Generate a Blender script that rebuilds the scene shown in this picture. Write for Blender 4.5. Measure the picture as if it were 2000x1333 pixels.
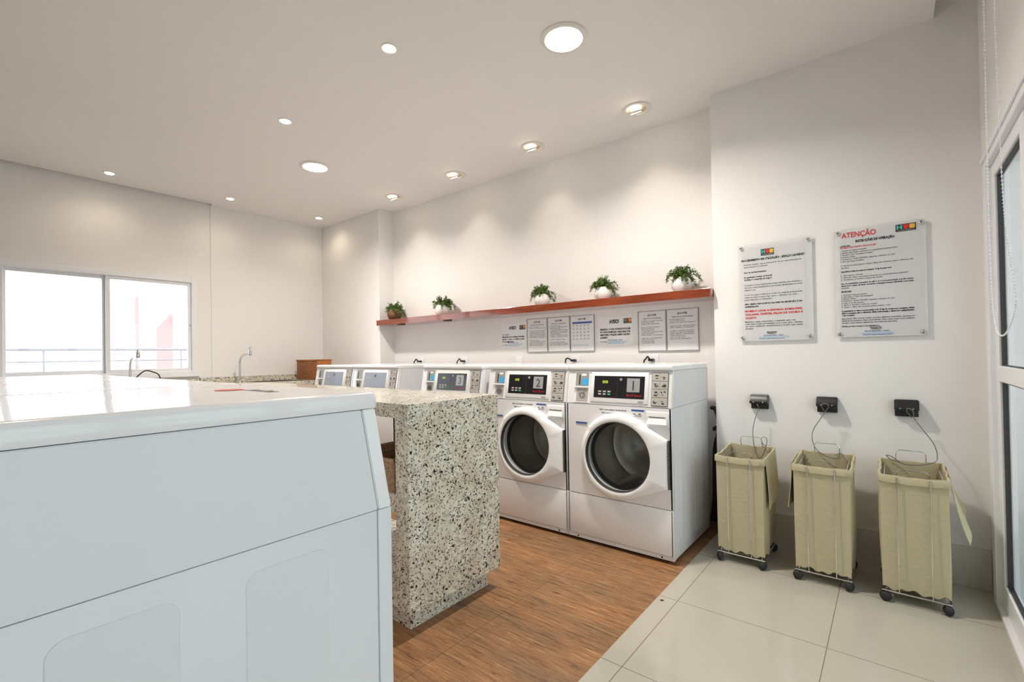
import bpy, bmesh, math, random
from mathutils import Vector, Matrix
random.seed(7)
PI = math.pi
SC = bpy.context.scene
C = SC.collection
for o in list(bpy.data.objects):
    bpy.data.objects.remove(o)

# ------------------------------------------------------------------ camera
W, H = 2000, 1333
F_PX, CY = 917.96, 684.67
yaw, pitch, roll = math.radians(38.895), math.radians(.566), math.radians(-.961)
fw = Vector((-math.sin(yaw), math.cos(yaw), 0)); rt = Vector((math.cos(yaw), math.sin(yaw), 0)); up = Vector((0, 0, 1))
f2 = fw*math.cos(pitch) + up*math.sin(pitch); u2 = -fw*math.sin(pitch) + up*math.cos(pitch)
r3 = rt*math.cos(roll) + u2*math.sin(roll); u3 = -rt*math.sin(roll) + u2*math.cos(roll)
cd = bpy.data.cameras.new('camera'); cam = bpy.data.objects.new('camera', cd); C.objects.link(cam)
m = Matrix.Identity(4)
for i in range(3):
    m[i][0] = r3[i]; m[i][1] = u3[i]; m[i][2] = -f2[i]
m[0][3], m[1][3], m[2][3] = 0, 0, 1.18
cam.matrix_world = m
cd.sensor_fit = 'HORIZONTAL'; cd.sensor_width = 36; cd.lens = F_PX/W*36
cd.shift_y = (CY-H/2)/W; cd.clip_start = .02; cd.clip_end = 200
SC.camera = cam

# ------------------------------------------------------------------ world, exposure
SC.view_settings.view_transform = 'Standard'
SC.view_settings.look = 'None'
SC.view_settings.gamma = 1
SC.view_settings.use_curve_mapping = False
SC.view_settings.exposure = 0.2
wd = bpy.data.worlds.new('world'); SC.world = wd; wd.use_nodes = True
bg = wd.node_tree.nodes['Background']; bg.inputs[0].default_value = (.92, .955, 1, 1); bg.inputs[1].default_value = 2.9
SC.cycles.max_bounces = 10; SC.cycles.diffuse_bounces = 6; SC.cycles.transparent_max_bounces = 12
SC.cycles.sample_clamp_indirect = 8
SC.cycles.caustics_reflective = False; SC.cycles.caustics_refractive = False

def portal(name, loc, rot, sx, sy):
    l = bpy.data.lights.new(name, 'AREA'); l.shape = 'RECTANGLE'; l.size = sx; l.size_y = sy; l.cycles.is_portal = True
    o = bpy.data.objects.new(name, l); o.location = loc; o.rotation_euler = rot; C.objects.link(o)
portal('window_portal', (-5.95, .4, 1.54), (0, -PI/2, 0), 1.0, 2.8)
portal('door_portal', (.5, 1.0, 1.0), (0, PI/2, 0), 2.0, 4.1)
WARM = (1, .84, .66); SOFT = (1, .90, .78)

# ------------------------------------------------------------------ materials
def lin(c): return tuple(((x/12.92) if x <= .04045 else ((x+.055)/1.055)**2.4) for x in c)
def rgb(r, g, b): return lin((r/255, g/255, b/255)) + (1,)
def mat(name, col, rough=.5, metal=0, spec=.5, coat=0, bump=None, bscale=60, emis=None, es=0, var=0, vscale=8, trans=0, alpha=1):
    M = bpy.data.materials.new(name); M.use_nodes = True
    nt = M.node_tree; b = nt.nodes['Principled BSDF']
    b.inputs['Base Color'].default_value = col; b.inputs['Roughness'].default_value = rough
    b.inputs['Metallic'].default_value = metal; b.inputs['Specular IOR Level'].default_value = spec
    b.inputs['Coat Weight'].default_value = coat; b.inputs['Coat Roughness'].default_value = .05
    b.inputs['Transmission Weight'].default_value = trans; b.inputs['Alpha'].default_value = alpha
    if emis: b.inputs['Emission Color'].default_value = emis; b.inputs['Emission Strength'].default_value = es
    tc = nt.nodes.new('ShaderNodeTexCoord')
    n = nt.nodes.new('ShaderNodeTexNoise'); n.inputs['Scale'].default_value = vscale; n.inputs['Detail'].default_value = 4
    nt.links.new(tc.outputs['Object'], n.inputs['Vector'])
    if not emis or es < 5:
        mx = nt.nodes.new('ShaderNodeMix'); mx.data_type = 'RGBA'; mx.inputs['Factor'].default_value = .5
        v = max(var, .015)
        mx.inputs['A'].default_value = tuple(min(1, c*(1-v)) for c in col[:3]) + (1,)
        mx.inputs['B'].default_value = tuple(min(1, c*(1+v)) for c in col[:3]) + (1,)
        nt.links.new(n.outputs['Fac'], mx.inputs['Factor']); nt.links.new(mx.outputs['Result'], b.inputs['Base Color'])
    if bump:
        n2 = nt.nodes.new('ShaderNodeTexNoise'); n2.inputs['Scale'].default_value = bscale; n2.inputs['Detail'].default_value = 3
        nt.links.new(tc.outputs['Object'], n2.inputs['Vector'])
        bp = nt.nodes.new('ShaderNodeBump'); bp.inputs['Strength'].default_value = bump; bp.inputs['Distance'].default_value = .005
        nt.links.new(n2.outputs['Fac'], bp.inputs['Height']); nt.links.new(bp.outputs['Normal'], b.inputs['Normal'])
    return M
def glassy(name, tint, gloss=.12, body=0., bodycol=(1, 1, 1, 1), rough=.01, k=1.0):
    M = bpy.data.materials.new(name); M.use_nodes = True; nt = M.node_tree; nt.nodes.clear()
    out = nt.nodes.new('ShaderNodeOutputMaterial'); tr = nt.nodes.new('ShaderNodeBsdfTransparent'); tr.inputs[0].default_value = tint
    df = nt.nodes.new('ShaderNodeBsdfDiffuse'); df.inputs[0].default_value = bodycol
    gl = nt.nodes.new('ShaderNodeBsdfGlossy'); gl.inputs['Roughness'].default_value = rough
    m1 = nt.nodes.new('ShaderNodeMixShader'); m1.inputs[0].default_value = body
    nt.links.new(tr.outputs[0], m1.inputs[1]); nt.links.new(df.outputs[0], m1.inputs[2])
    fr = nt.nodes.new('ShaderNodeFresnel'); fr.inputs[0].default_value = 1.5
    ad = nt.nodes.new('ShaderNodeMath'); ad.operation = 'MULTIPLY_ADD'; ad.inputs[1].default_value = k; ad.inputs[2].default_value = gloss*.3; ad.use_clamp = True
    ge = nt.nodes.new('ShaderNodeNewGeometry'); iv = nt.nodes.new('ShaderNodeMath'); iv.operation = 'SUBTRACT'; iv.inputs[0].default_value = 1; nt.links.new(ge.outputs['Backfacing'], iv.inputs[1])
    ff = nt.nodes.new('ShaderNodeMath'); ff.operation = 'MULTIPLY'; nt.links.new(ad.outputs[0], ff.inputs[0]); nt.links.new(iv.outputs[0], ff.inputs[1])
    nt.links.new(fr.outputs[0], ad.inputs[0])
    m2 = nt.nodes.new('ShaderNodeMixShader'); nt.links.new(ff.outputs[0], m2.inputs[0])
    nt.links.new(m1.outputs[0], m2.inputs[1]); nt.links.new(gl.outputs[0], m2.inputs[2]); nt.links.new(m2.outputs[0], out.inputs[0])
    return M

M = {}
M['wall'] = mat('wall_paint', (.80, .785, .775, 1), .6, bump=.06, bscale=150)
M['ceil'] = mat('ceiling_paint', (.82, .805, .80, 1), .8, bump=.03, bscale=120)
M['base'] = mat('baseboard_tile', rgb(206, 202, 194), .18)
M['outwall'] = mat('outside_wall', rgb(150, 152, 148), .7)
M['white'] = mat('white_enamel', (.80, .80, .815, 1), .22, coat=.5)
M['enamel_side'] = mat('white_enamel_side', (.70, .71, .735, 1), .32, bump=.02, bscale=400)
M['door_plastic'] = mat('white_plastic', (.83, .83, .84, 1), .28, coat=.3)
M['alu'] = mat('white_aluminium', (.80, .81, .84, 1), .35)
M['black'] = mat('black_plastic', (.012, .012, .013, 1), .35)
M['rubber'] = mat('black_rubber', (.02, .02, .02, 1), .7)
M['panelblack'] = mat('black_control_glass', (.012, .012, .014, 1), .12)
M['panelgrey'] = mat('grey_control_panel', rgb(140, 150, 165), .3)
M['chrome'] = mat('chrome', (.75, .75, .76, 1), .12, metal=1)
M['steel'] = mat('brushed_steel', (.6, .58, .55, 1), .25, metal=1)
M['grey'] = mat('grey_plastic', rgb(150, 150, 148), .4, var=.05)
M['dgrey'] = mat('dark_grey_metal', rgb(92, 92, 92), .35, metal=.6)
M['lgrey'] = mat('label_grey', rgb(178, 174, 168), .5, var=.04)
M['silver'] = mat('silver_print', rgb(170, 172, 175), .35, metal=.3, var=.15, vscale=40)
M['blue'] = mat('blue_sticker', rgb(70, 165, 215), .4)
M['dblue'] = mat('blue_label', rgb(60, 95, 165), .5)
M['lblue'] = mat('pale_blue_print', rgb(120, 185, 215), .6)
M['red'] = mat('red_print', rgb(205, 45, 45), .5)
M['darkred'] = mat('red_brand_print', rgb(215, 40, 35), .4, emis=None)
M['ink'] = mat('black_ink', (.02, .02, .02, 1), .6)
M['greyink'] = mat('grey_ink', (.12, .12, .12, 1), .6)
M['paper'] = mat('white_paper', (.82, .82, .83, 1), .55)
M['teal'] = mat('teal_print', rgb(70, 180, 175), .5)
M['yellow'] = mat('yellow_print', rgb(225, 175, 70), .5)
M['led'] = mat('led_digits', (.5, .6, .02, 1), .5, emis=(.75, .85, .1, 1), es=.35)
M['green'] = mat('green_button', rgb(60, 170, 130), .5)
M['pot'] = mat('white_ceramic', (.82, .80, .78, 1), .25, coat=.3)
M['potbrown'] = mat('brown_woven_pot', rgb(112, 78, 52), .7, bump=1, bscale=90, var=.35, vscale=60)
M['leaf'] = mat('leaf_green', rgb(82, 108, 42), .5, var=.6, vscale=40)
M['stem'] = mat('plant_stem', rgb(70, 66, 30), .6)
M['canvas'] = mat('beige_canvas', rgb(184, 174, 143), .85, bump=.35, bscale=45, var=.05, vscale=5)
M['plate'] = glassy('clear_acrylic', (1, 1, 1, 1), .1, .55, (.82, .82, .83, 1))
M['acry'] = glassy('clear_sleeve', (1, 1, 1, 1), .2, .12, (.8, .8, .85, 1))
M['cover'] = glassy('clear_cover', (1, 1, 1, 1), 0, k=.7)
M['glass'] = glassy('window_glass', (.97, .985, .98, 1), .15)
M['doorglass'] = glassy('door_glass', (.80, .84, .83, 1), .5)
M['washglass'] = glassy('smoked_glass', (.84, .84, .82, 1), .0, .08, (.05, .05, .05, 1), k=.8)
M['drum'] = mat('drum_steel', (.62, .61, .58, 1), .38, metal=.9, var=.3, vscale=6)
M['gasket'] = mat('dark_gasket', (.03, .03, .03, 1), .5)
M['redwall'] = mat('glare_paled_red', rgb(226, 164, 164), .8)  # red of building and pole, with the washed-out glare put into the colour
M['rail'] = mat('grey_railing', rgb(176, 176, 186), .5)
M['outfloor'] = mat('balcony_floor', rgb(190, 185, 175), .6)
M['downlight'] = mat('lamp_diffuser', (1, 1, 1, 1), .5, emis=(1, .95, .86, 1), es=30)
M['spotlamp'] = mat('spot_lamp', (1, 1, 1, 1), .5, emis=(1, .86, .62, 1), es=14)
M['smalllamp'] = mat('small_lamp', (1, 1, 1, 1), .5, emis=(1, .88, .70, 1), es=22)
M['trim'] = mat('lamp_trim', (.76, .74, .71, 1), .4)
M['reflector'] = mat('lamp_reflector', (.80, .62, .42, 1), .3, metal=.6)
M['cable'] = mat('steel_cable', rgb(120, 118, 115), .4, metal=.6)

def wood_floor():
    Mx = bpy.data.materials.new('wood_look_tile'); Mx.use_nodes = True; nt = Mx.node_tree; N = nt.nodes; L = nt.links
    b = N['Principled BSDF']; tc = N.new('ShaderNodeTexCoord')
    def noise(sx, sy, scale, detail=5, rough=.6):
        mp = N.new('ShaderNodeMapping'); mp.inputs['Scale'].default_value = (sx, sy, 1); L.new(tc.outputs['Object'], mp.inputs[0])
        n = N.new('ShaderNodeTexNoise'); n.inputs['Scale'].default_value = scale; n.inputs['Detail'].default_value = detail; n.inputs['Roughness'].default_value = rough
        L.new(mp.outputs[0], n.inputs['Vector']); return n
    big = noise(.5, 1.6, 3.2, 4); grain = noise(.7, 9, 7, 8, .8); fine = noise(1.2, 22, 12, 4, .6); knot = noise(1.2, 5, 6, 3, .5)
    r = N.new('ShaderNodeValToRGB'); L.new(grain.outputs['Fac'], r.inputs[0])
    e = r.color_ramp.elements
    e[0].position = .34; e[0].color = rgb(88, 66, 46); e[1].position = .68; e[1].color = rgb(186, 154, 116)
    x = e.new(.45); x.color = rgb(138, 104, 72); x = e.new(.56); x.color = rgb(160, 123, 86)
    m1 = N.new('ShaderNodeMix'); m1.data_type = 'RGBA'; m1.blend_type = 'MULTIPLY'
    r2 = N.new('ShaderNodeValToRGB'); L.new(big.outputs['Fac'], r2.inputs[0]); e2 = r2.color_ramp.elements
    e2[0].position = .35; e2[0].color = (.70, .72, .74, 1); e2[1].position = .66; e2[1].color = (1.10, .95, .84, 1)
    m1.inputs['Factor'].default_value = 1; L.new(r.outputs[0], m1.inputs['A']); L.new(r2.outputs[0], m1.inputs['B'])
    r3_ = N.new('ShaderNodeValToRGB'); L.new(fine.outputs['Fac'], r3_.inputs[0]); e3 = r3_.color_ramp.elements
    e3[0].position = .33; e3[0].color = (.62, .55, .5, 1); e3[1].position = .5; e3[1].color = (1, 1, 1, 1)
    m2 = N.new('ShaderNodeMix'); m2.data_type = 'RGBA'; m2.blend_type = 'MULTIPLY'; m2.inputs['Factor'].default_value = .7
    L.new(m1.outputs['Result'], m2.inputs['A']); L.new(r3_.outputs[0], m2.inputs['B'])
    rk = N.new('ShaderNodeValToRGB'); L.new(knot.outputs['Fac'], rk.inputs[0]); ek = rk.color_ramp.elements
    ek[0].position = .27; ek[0].color = (.45, .36, .3, 1); ek[1].position = .36; ek[1].color = (1, 1, 1, 1)
    m2b = N.new('ShaderNodeMix'); m2b.data_type = 'RGBA'; m2b.blend_type = 'MULTIPLY'; m2b.inputs['Factor'].default_value = .8
    L.new(m2.outputs['Result'], m2b.inputs['A']); L.new(rk.outputs[0], m2b.inputs['B'])
    sx = N.new('ShaderNodeSeparateXYZ'); L.new(tc.outputs['Object'], sx.inputs[0])
    def line(out, off, per, w):
        a = N.new('ShaderNodeMath'); a.operation = 'ADD'; a.inputs[1].default_value = off; L.new(out, a.inputs[0])
        p = N.new('ShaderNodeMath'); p.operation = 'PINGPONG'; p.inputs[1].default_value = per/2; L.new(a.outputs[0], p.inputs[0])
        c = N.new('ShaderNodeMath'); c.operation = 'LESS_THAN'; c.inputs[1].default_value = w; L.new(p.outputs[0], c.inputs[0]); return c
    l1 = line(sx.outputs['X'], 1.41, .60, .0011); l2 = line(sx.outputs['Y'], -1.02, .60, .0006)
    mx_ = N.new('ShaderNodeMath'); mx_.operation = 'MAXIMUM'; L.new(l1.outputs[0], mx_.inputs[0]); L.new(l2.outputs[0], mx_.inputs[1])
    m3 = N.new('ShaderNodeMix'); m3.data_type = 'RGBA'; m3.inputs['B'].default_value = rgb(92, 60, 42)
    L.new(mx_.outputs[0], m3.inputs['Factor']); L.new(m2b.outputs['Result'], m3.inputs['A']); L.new(m3.outputs['Result'], b.inputs['Base Color'])
    b.inputs['Roughness'].default_value = .42
    bp = N.new('ShaderNodeBump'); bp.inputs['Strength'].default_value = .25; bp.inputs['Distance'].default_value = .002
    L.new(grain.outputs['Fac'], bp.inputs['Height']); L.new(bp.outputs[0], b.inputs['Normal'])
    return Mx
def tile_floor():
    Mx = bpy.data.materials.new('polished_tile'); Mx.use_nodes = True; nt = Mx.node_tree; N = nt.nodes; L = nt.links
    b = N['Principled BSDF']; tc = N.new('ShaderNodeTexCoord'); sx = N.new('ShaderNodeSeparateXYZ'); L.new(tc.outputs['Object'], sx.inputs[0])
    def line(out, off, per, w):
        a = N.new('ShaderNodeMath'); a.operation = 'ADD'; a.inputs[1].default_value = off; L.new(out, a.inputs[0])
        p = N.new('ShaderNodeMath'); p.operation = 'PINGPONG'; p.inputs[1].default_value = per/2; L.new(a.outputs[0], p.inputs[0])
        c = N.new('ShaderNodeMath'); c.operation = 'LESS_THAN'; c.inputs[1].default_value = w; L.new(p.outputs[0], c.inputs[0]); return c
    l1 = line(sx.outputs['X'], .811, .59, .0016); l2 = line(sx.outputs['Y'], -2.224, .592, .0016)
    mx_ = N.new('ShaderNodeMath'); mx_.operation = 'MAXIMUM'; L.new(l1.outputs[0], mx_.inputs[0]); L.new(l2.outputs[0], mx_.inputs[1])
    n = N.new('ShaderNodeTexNoise'); n.inputs['Scale'].default_value = 2.5; n.inputs['Detail'].default_value = 5; L.new(tc.outputs['Object'], n.inputs['Vector'])
    m0 = N.new('ShaderNodeMix'); m0.data_type = 'RGBA'; m0.inputs['A'].default_value = rgb(174, 169, 156); m0.inputs['B'].default_value = rgb(183, 178, 166)
    L.new(n.outputs['Fac'], m0.inputs['Factor'])
    m3 = N.new('ShaderNodeMix'); m3.data_type = 'RGBA'; m3.inputs['B'].default_value = rgb(120, 108, 92)
    L.new(mx_.outputs[0], m3.inputs['Factor']); L.new(m0.outputs['Result'], m3.inputs['A']); L.new(m3.outputs['Result'], b.inputs['Base Color'])
    b.inputs['Roughness'].default_value = .12
    return Mx
def granite(name, a=rgb(224, 224, 212), dark=rgb(30, 32, 34), mid=rgb(168, 166, 154), warm=rgb(200, 188, 168)):
    Mx = bpy.data.materials.new(name); Mx.use_nodes = True; nt = Mx.node_tree; N = nt.nodes; L = nt.links
    b = N['Principled BSDF']; tc = N.new('ShaderNodeTexCoord')
    wn = N.new('ShaderNodeTexNoise'); wn.inputs['Scale'].default_value = 45; L.new(tc.outputs['Object'], wn.inputs['Vector'])
    ad = N.new('ShaderNodeMix'); ad.data_type = 'RGBA'; ad.blend_type = 'LINEAR_LIGHT'; ad.inputs['Factor'].default_value = .016
    L.new(tc.outputs['Object'], ad.inputs['A']); L.new(wn.outputs['Color'], ad.inputs['B'])
    def noise(s, d=4, r=.6):
        n = N.new('ShaderNodeTexNoise'); n.inputs['Scale'].default_value = s; n.inputs['Detail'].default_value = d; n.inputs['Roughness'].default_value = r
        L.new(ad.outputs['Result'], n.inputs['Vector']); return n
    def ramp(o, p0, c0, p1, c1):
        r = N.new('ShaderNodeValToRGB'); L.new(o, r.inputs[0]); e = r.color_ramp.elements
        e[0].position = p0; e[0].color = c0; e[1].position = p1; e[1].color = c1; return r
    base = ramp(noise(9).outputs['Fac'], .35, a, .68, warm)
    g = ramp(noise(70, 3).outputs['Fac'], .50, (0, 0, 0, 1), .60, (1, 1, 1, 1))
    m1 = N.new('ShaderNodeMix'); m1.data_type = 'RGBA'; m1.inputs['B'].default_value = mid
    L.new(g.outputs[0], m1.inputs['Factor']); L.new(base.outputs[0], m1.inputs['A'])
    # fine dark flecks
    v = N.new('ShaderNodeTexVoronoi'); v.inputs['Scale'].default_value = 118; v.inputs['Randomness'].default_value = 1; L.new(ad.outputs['Result'], v.inputs['Vector'])
    sp = N.new('ShaderNodeSeparateColor'); L.new(v.outputs['Color'], sp.inputs[0])
    big = noise(14, 3)
    th = N.new('ShaderNodeMath'); th.operation = 'MULTIPLY_ADD'; th.inputs[1].default_value = 1.2; th.inputs[2].default_value = -.20; L.new(big.outputs['Fac'], th.inputs[0])
    lt = N.new('ShaderNodeMath'); lt.operation = 'LESS_THAN'; L.new(sp.outputs[0], lt.inputs[0]); L.new(th.outputs[0], lt.inputs[1])
    ds = N.new('ShaderNodeMath'); ds.operation = 'LESS_THAN'; ds.inputs[1].default_value = .42; L.new(v.outputs['Distance'], ds.inputs[0])
    mu = N.new('ShaderNodeMath'); mu.operation = 'MULTIPLY'; L.new(lt.outputs[0], mu.inputs[0]); L.new(ds.outputs[0], mu.inputs[1])
    m2 = N.new('ShaderNodeMix'); m2.data_type = 'RGBA'; m2.inputs['B'].default_value = rgb(42, 43, 42)
    L.new(mu.outputs[0], m2.inputs['Factor']); L.new(m1.outputs['Result'], m2.inputs['A'])
    # larger black spots
    v2 = N.new('ShaderNodeTexVoronoi'); v2.inputs['Scale'].default_value = 46; L.new(ad.outputs['Result'], v2.inputs['Vector'])
    s2 = N.new('ShaderNodeSeparateColor'); L.new(v2.outputs['Color'], s2.inputs[0])
    l2 = N.new('ShaderNodeMath'); l2.operation = 'LESS_THAN'; l2.inputs[1].default_value = .22; L.new(s2.outputs[1], l2.inputs[0])
    d2 = N.new('ShaderNodeMath'); d2.operation = 'LESS_THAN'; d2.inputs[1].default_value = .30; L.new(v2.outputs['Distance'], d2.inputs[0])
    mu2 = N.new('ShaderNodeMath'); mu2.operation = 'MULTIPLY'; L.new(l2.outputs[0], mu2.inputs[0]); L.new(d2.outputs[0], mu2.inputs[1])
    m3 = N.new('ShaderNodeMix'); m3.data_type = 'RGBA'; m3.inputs['B'].default_value = dark
    L.new(mu2.outputs[0], m3.inputs['Factor']); L.new(m2.outputs['Result'], m3.inputs['A'])
    L.new(m3.outputs['Result'], b.inputs['Base Color']); b.inputs['Roughness'].default_value = .10
    return Mx
def shelf_wood():
    Mx = bpy.data.materials.new('reddish_shelf_wood'); Mx.use_nodes = True; nt = Mx.node_tree; N = nt.nodes; L = nt.links
    b = N['Principled BSDF']; tc = N.new('ShaderNodeTexCoord'); mp = N.new('ShaderNodeMapping'); mp.inputs['Scale'].default_value = (1, 14, 14); L.new(tc.outputs['Object'], mp.inputs[0])
    n = N.new('ShaderNodeTexNoise'); n.inputs['Scale'].default_value = 4; n.inputs['Detail'].default_value = 6; L.new(mp.outputs[0], n.inputs['Vector'])
    r = N.new('ShaderNodeValToRGB'); L.new(n.outputs['Fac'], r.inputs[0]); e = r.color_ramp.elements
    e[0].position = .3; e[0].color = rgb(98, 38, 16); e[1].position = .75; e[1].color = rgb(146, 66, 32)
    L.new(r.outputs[0], b.inputs['Base Color']); b.inputs['Roughness'].default_value = .16; b.inputs['Coat Weight'].default_value = .8
    return Mx
def weave(name, c1, c2, sc=70):
    Mx = bpy.data.materials.new(name); Mx.use_nodes = True; nt = Mx.node_tree; N = nt.nodes; L = nt.links
    b = N['Principled BSDF']; tc = N.new('ShaderNodeTexCoord')
    mp = N.new('ShaderNodeMapping'); mp.inputs['Scale'].default_value = (1, 1, 2.2); L.new(tc.outputs['Object'], mp.inputs[0])
    v = N.new('ShaderNodeTexVoronoi'); v.inputs['Scale'].default_value = sc; v.inputs['Randomness'].default_value = .35; L.new(mp.outputs[0], v.inputs['Vector'])
    r = N.new('ShaderNodeValToRGB'); L.new(v.outputs['Distance'], r.inputs[0]); e = r.color_ramp.elements
    e[0].position = .15; e[0].color = c1; e[1].position = .8; e[1].color = c2
    L.new(r.outputs[0], b.inputs['Base Color']); b.inputs['Roughness'].default_value = .6
    bp = N.new('ShaderNodeBump'); bp.inputs['Strength'].default_value = .8; bp.inputs['Distance'].default_value = .004; bp.invert = True
    L.new(v.outputs['Distance'], bp.inputs['Height']); L.new(bp.outputs[0], b.inputs['Normal'])
    return Mx
M['wood'] = wood_floor(); M['tile'] = tile_floor(); M['granite'] = granite('speckled_granite')
M['shelf'] = shelf_wood()
M['wicker'] = weave('brown_wicker', rgb(206, 132, 66), rgb(104, 56, 24), 48); M['wickertan'] = weave('tan_wicker', rgb(206, 178, 140), rgb(120, 90, 60))

# ------------------------------------------------------------------ mesh helpers
def nb(): return bmesh.new()
def merge(dst, src):
    me = bpy.data.meshes.new('tmp'); src.to_mesh(me); dst.from_mesh(me); bpy.data.meshes.remove(me); src.free()
def box(bm, x0, x1, y0, y1, z0, z1, bev=0, seg=2):
    b = bmesh.new()
    v = [b.verts.new((x, y, z)) for x in (x0, x1) for y in (y0, y1) for z in (z0, z1)]
    for f in ((0, 1, 3, 2), (4, 6, 7, 5), (0, 4, 5, 1), (2, 3, 7, 6), (0, 2, 6, 4), (1, 5, 7, 3)):
        b.faces.new([v[i] for i in f])
    bmesh.ops.recalc_face_normals(b, faces=b.faces)
    if bev: bmesh.ops.bevel(b, geom=list(b.edges), offset=bev, segments=seg, affect='EDGES', profile=.5)
    merge(bm, b); return bm
def lathe(bm, prof, c=(0, 0, 0), n=32, axis='z', cap=True):
    rings = []
    def P(r, h, a):
        if axis == 'z': return (c[0]+r*math.cos(a), c[1]+r*math.sin(a), c[2]+h)
        if axis == 'y': return (c[0]+r*math.cos(a), c[1]+h, c[2]+r*math.sin(a))
        return (c[0]+h, c[1]+r*math.cos(a), c[2]+r*math.sin(a))
    for r, h in prof:
        rings.append([bm.verts.new(P(max(r, 1e-5), h, 2*PI*i/n)) for i in range(n)])
    fs = []
    for a, b in zip(rings, rings[1:]):
        for i in range(n): fs.append(bm.faces.new((a[i], a[(i+1) % n], b[(i+1) % n], b[i])))
    if cap: fs.append(bm.faces.new(rings[0])); fs.append(bm.faces.new(rings[-1]))
    bmesh.ops.recalc_face_normals(bm, faces=fs)
    return bm
def catmull(pts, k=6):
    out = []
    P = [Vector(p) for p in pts]; P = [P[0]*2-P[1]] + P + [P[-1]*2-P[-2]]
    for i in range(1, len(P)-2):
        for j in range(k):
            t = j/k; a, b, c, d = P[i-1], P[i], P[i+1], P[i+2]
            out.append(.5*((2*b)+(c-a)*t+(2*a-5*b+4*c-d)*t*t+(3*b-a-3*c+d)*t**3))
    out.append(P[-2]); return out
def tube(bm, pts, r, n=8, closed=False, smooth=0):
    if smooth: pts = catmull(pts, smooth)
    pts = [Vector(p) for p in pts]; rings = []; prev = None
    for i, p in enumerate(pts):
        a = pts[i-1] if (i or closed) else p; b = pts[(i+1) % len(pts)] if (i < len(pts)-1 or closed) else p
        t = (b-a).normalized()
        if prev is None:
            u = t.orthogonal().normalized()
        else:
            u = (prev - t*prev.dot(t)); u = u.normalized() if u.length > 1e-6 else t.orthogonal().normalized()
        prev = u; w = t.cross(u)
        rr = r[i] if isinstance(r, (list, tuple)) else r
        rings.append([bm.verts.new(p+(u*math.cos(2*PI*k/n)+w*math.sin(2*PI*k/n))*rr) for k in range(n)])
    fs = []
    pairs = list(zip(rings, rings[1:])) + ([(rings[-1], rings[0])] if closed else [])
    for a, b in pairs:
        for k in range(n): fs.append(bm.faces.new((a[k], a[(k+1) % n], b[(k+1) % n], b[k])))
    if not closed: fs.append(bm.faces.new(rings[0])); fs.append(bm.faces.new(rings[-1]))
    bmesh.ops.recalc_face_normals(bm, faces=fs)
    return bm
def obj(name, bm, m, parent=None, smooth=False, label=None):
    me = bpy.data.meshes.new(name)
    if isinstance(bm, bpy.types.Mesh): me = bm
    else: bm.to_mesh(me); bm.free()
    me.materials.clear(); me.materials.append(m)
    if smooth:
        me.polygons.foreach_set('use_smooth', [True]*len(me.polygons))
        try: me.set_sharp_from_angle(angle=math.radians(38))
        except Exception: pass
    o = bpy.data.objects.new(name, me); C.objects.link(o)
    if parent: o.parent = parent
    if label: o['label'] = label
    return o
def tag(o, label, cat, group=None, kind=None):
    o['label'] = label; o['category'] = cat
    if group: o['group'] = group
    if kind: o['kind'] = kind
    return o
def thing(name, label, cat, loc=(0, 0, 0), rz=0, group=None):
    o = bpy.data.objects.new(name, None); C.objects.link(o); o.location = loc; o.rotation_euler = (0, 0, rz); o.empty_display_size = .1
    return tag(o, label, cat, group)
def struct(name, bm, m, parent=None):
    o = obj(name, bm, m, parent)
    if not parent: o['kind'] = 'structure'
    return o
def copy_tree(o, parent=None):
    c = o.copy(); C.objects.link(c); c.parent = parent
    for ch in [x for x in bpy.data.objects if x.parent == o]: copy_tree(ch, c)
    return c
def text_mesh(bm, s, x, z, size, place, bold=0., width=None, align='LEFT', vs=None):
    """letters laid on a surface: place(u, v) -> point; width squeezes or stretches the line to that width"""
    cu = bpy.data.curves.new('t', 'FONT'); cu.body = s; cu.size = size; cu.align_x = align; cu.offset = bold*size; cu.resolution_u = 3 if size > .02 else 1
    if cu.resolution_u < 1: cu.resolution_u = 1
    to = bpy.data.objects.new('t', cu); C.objects.link(to)
    bpy.context.view_layer.update()
    me = bpy.data.meshes.new_from_object(to.evaluated_get(bpy.context.evaluated_depsgraph_get()))
    bpy.data.objects.remove(to); bpy.data.curves.remove(cu)
    if not len(me.vertices): return
    xs = [v.co.x for v in me.vertices]; x0, x1 = min(xs), max(xs)
    k = width/(x1-x0) if width else 1
    ref = x0 if align == 'LEFT' else (x0+x1)/2
    for v in me.vertices:
        u = x+(v.co.x-ref)*k; w = z+v.co.y
        v.co = place(u, w)
    bm.from_mesh(me); bpy.data.meshes.remove(me)

# ------------------------------------------------------------------ the room
XL, XR, YS, YR, ZC, YF = -5.75, .36, 3.225, 3.41, 2.864, -2.0
b = nb(); box(b, -.90, .72, YF-.1, 3.5, -.1, 0); struct('floor', b, M['tile'])
b = nb(); box(b, -6.0, -.90, YF-.1, 3.6, -.1, -.0005); struct('floor', b, M['wood'])
b = nb(); box(b, -5.68, .20, YF-.1, 3.6, ZC, 3.12); box(b, -5.9, -5.68, 1.925, 3.6, ZC, 3.12); box(b, -6.0, .6, YF-.1, 3.6, 3.02, 3.2); struct('ceiling', b, M['ceil'])
b = nb(); box(b, -4.52, -.80, YR, YR+.12, 0, 3.12); struct('wall_back', b, M['wall'])
b = nb(); box(b, -5.95, -4.51, 3.21, YR+.12, 0, 3.12); struct('wall_back', b, M['wall'])
b = nb(); box(b, -.897, .42, YS, YR+.12, 0, 3.12); struct('wall_back', b, M['wall'])
b = nb(); box(b, .42, 2.6, YS, YR+.12, 0, 3.12); struct('wall_outside', b, M['outwall'])
WY0, WY1, WZ0, WZ1 = -1.02, 1.785, 1.04, 2.045
b = nb()
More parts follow.
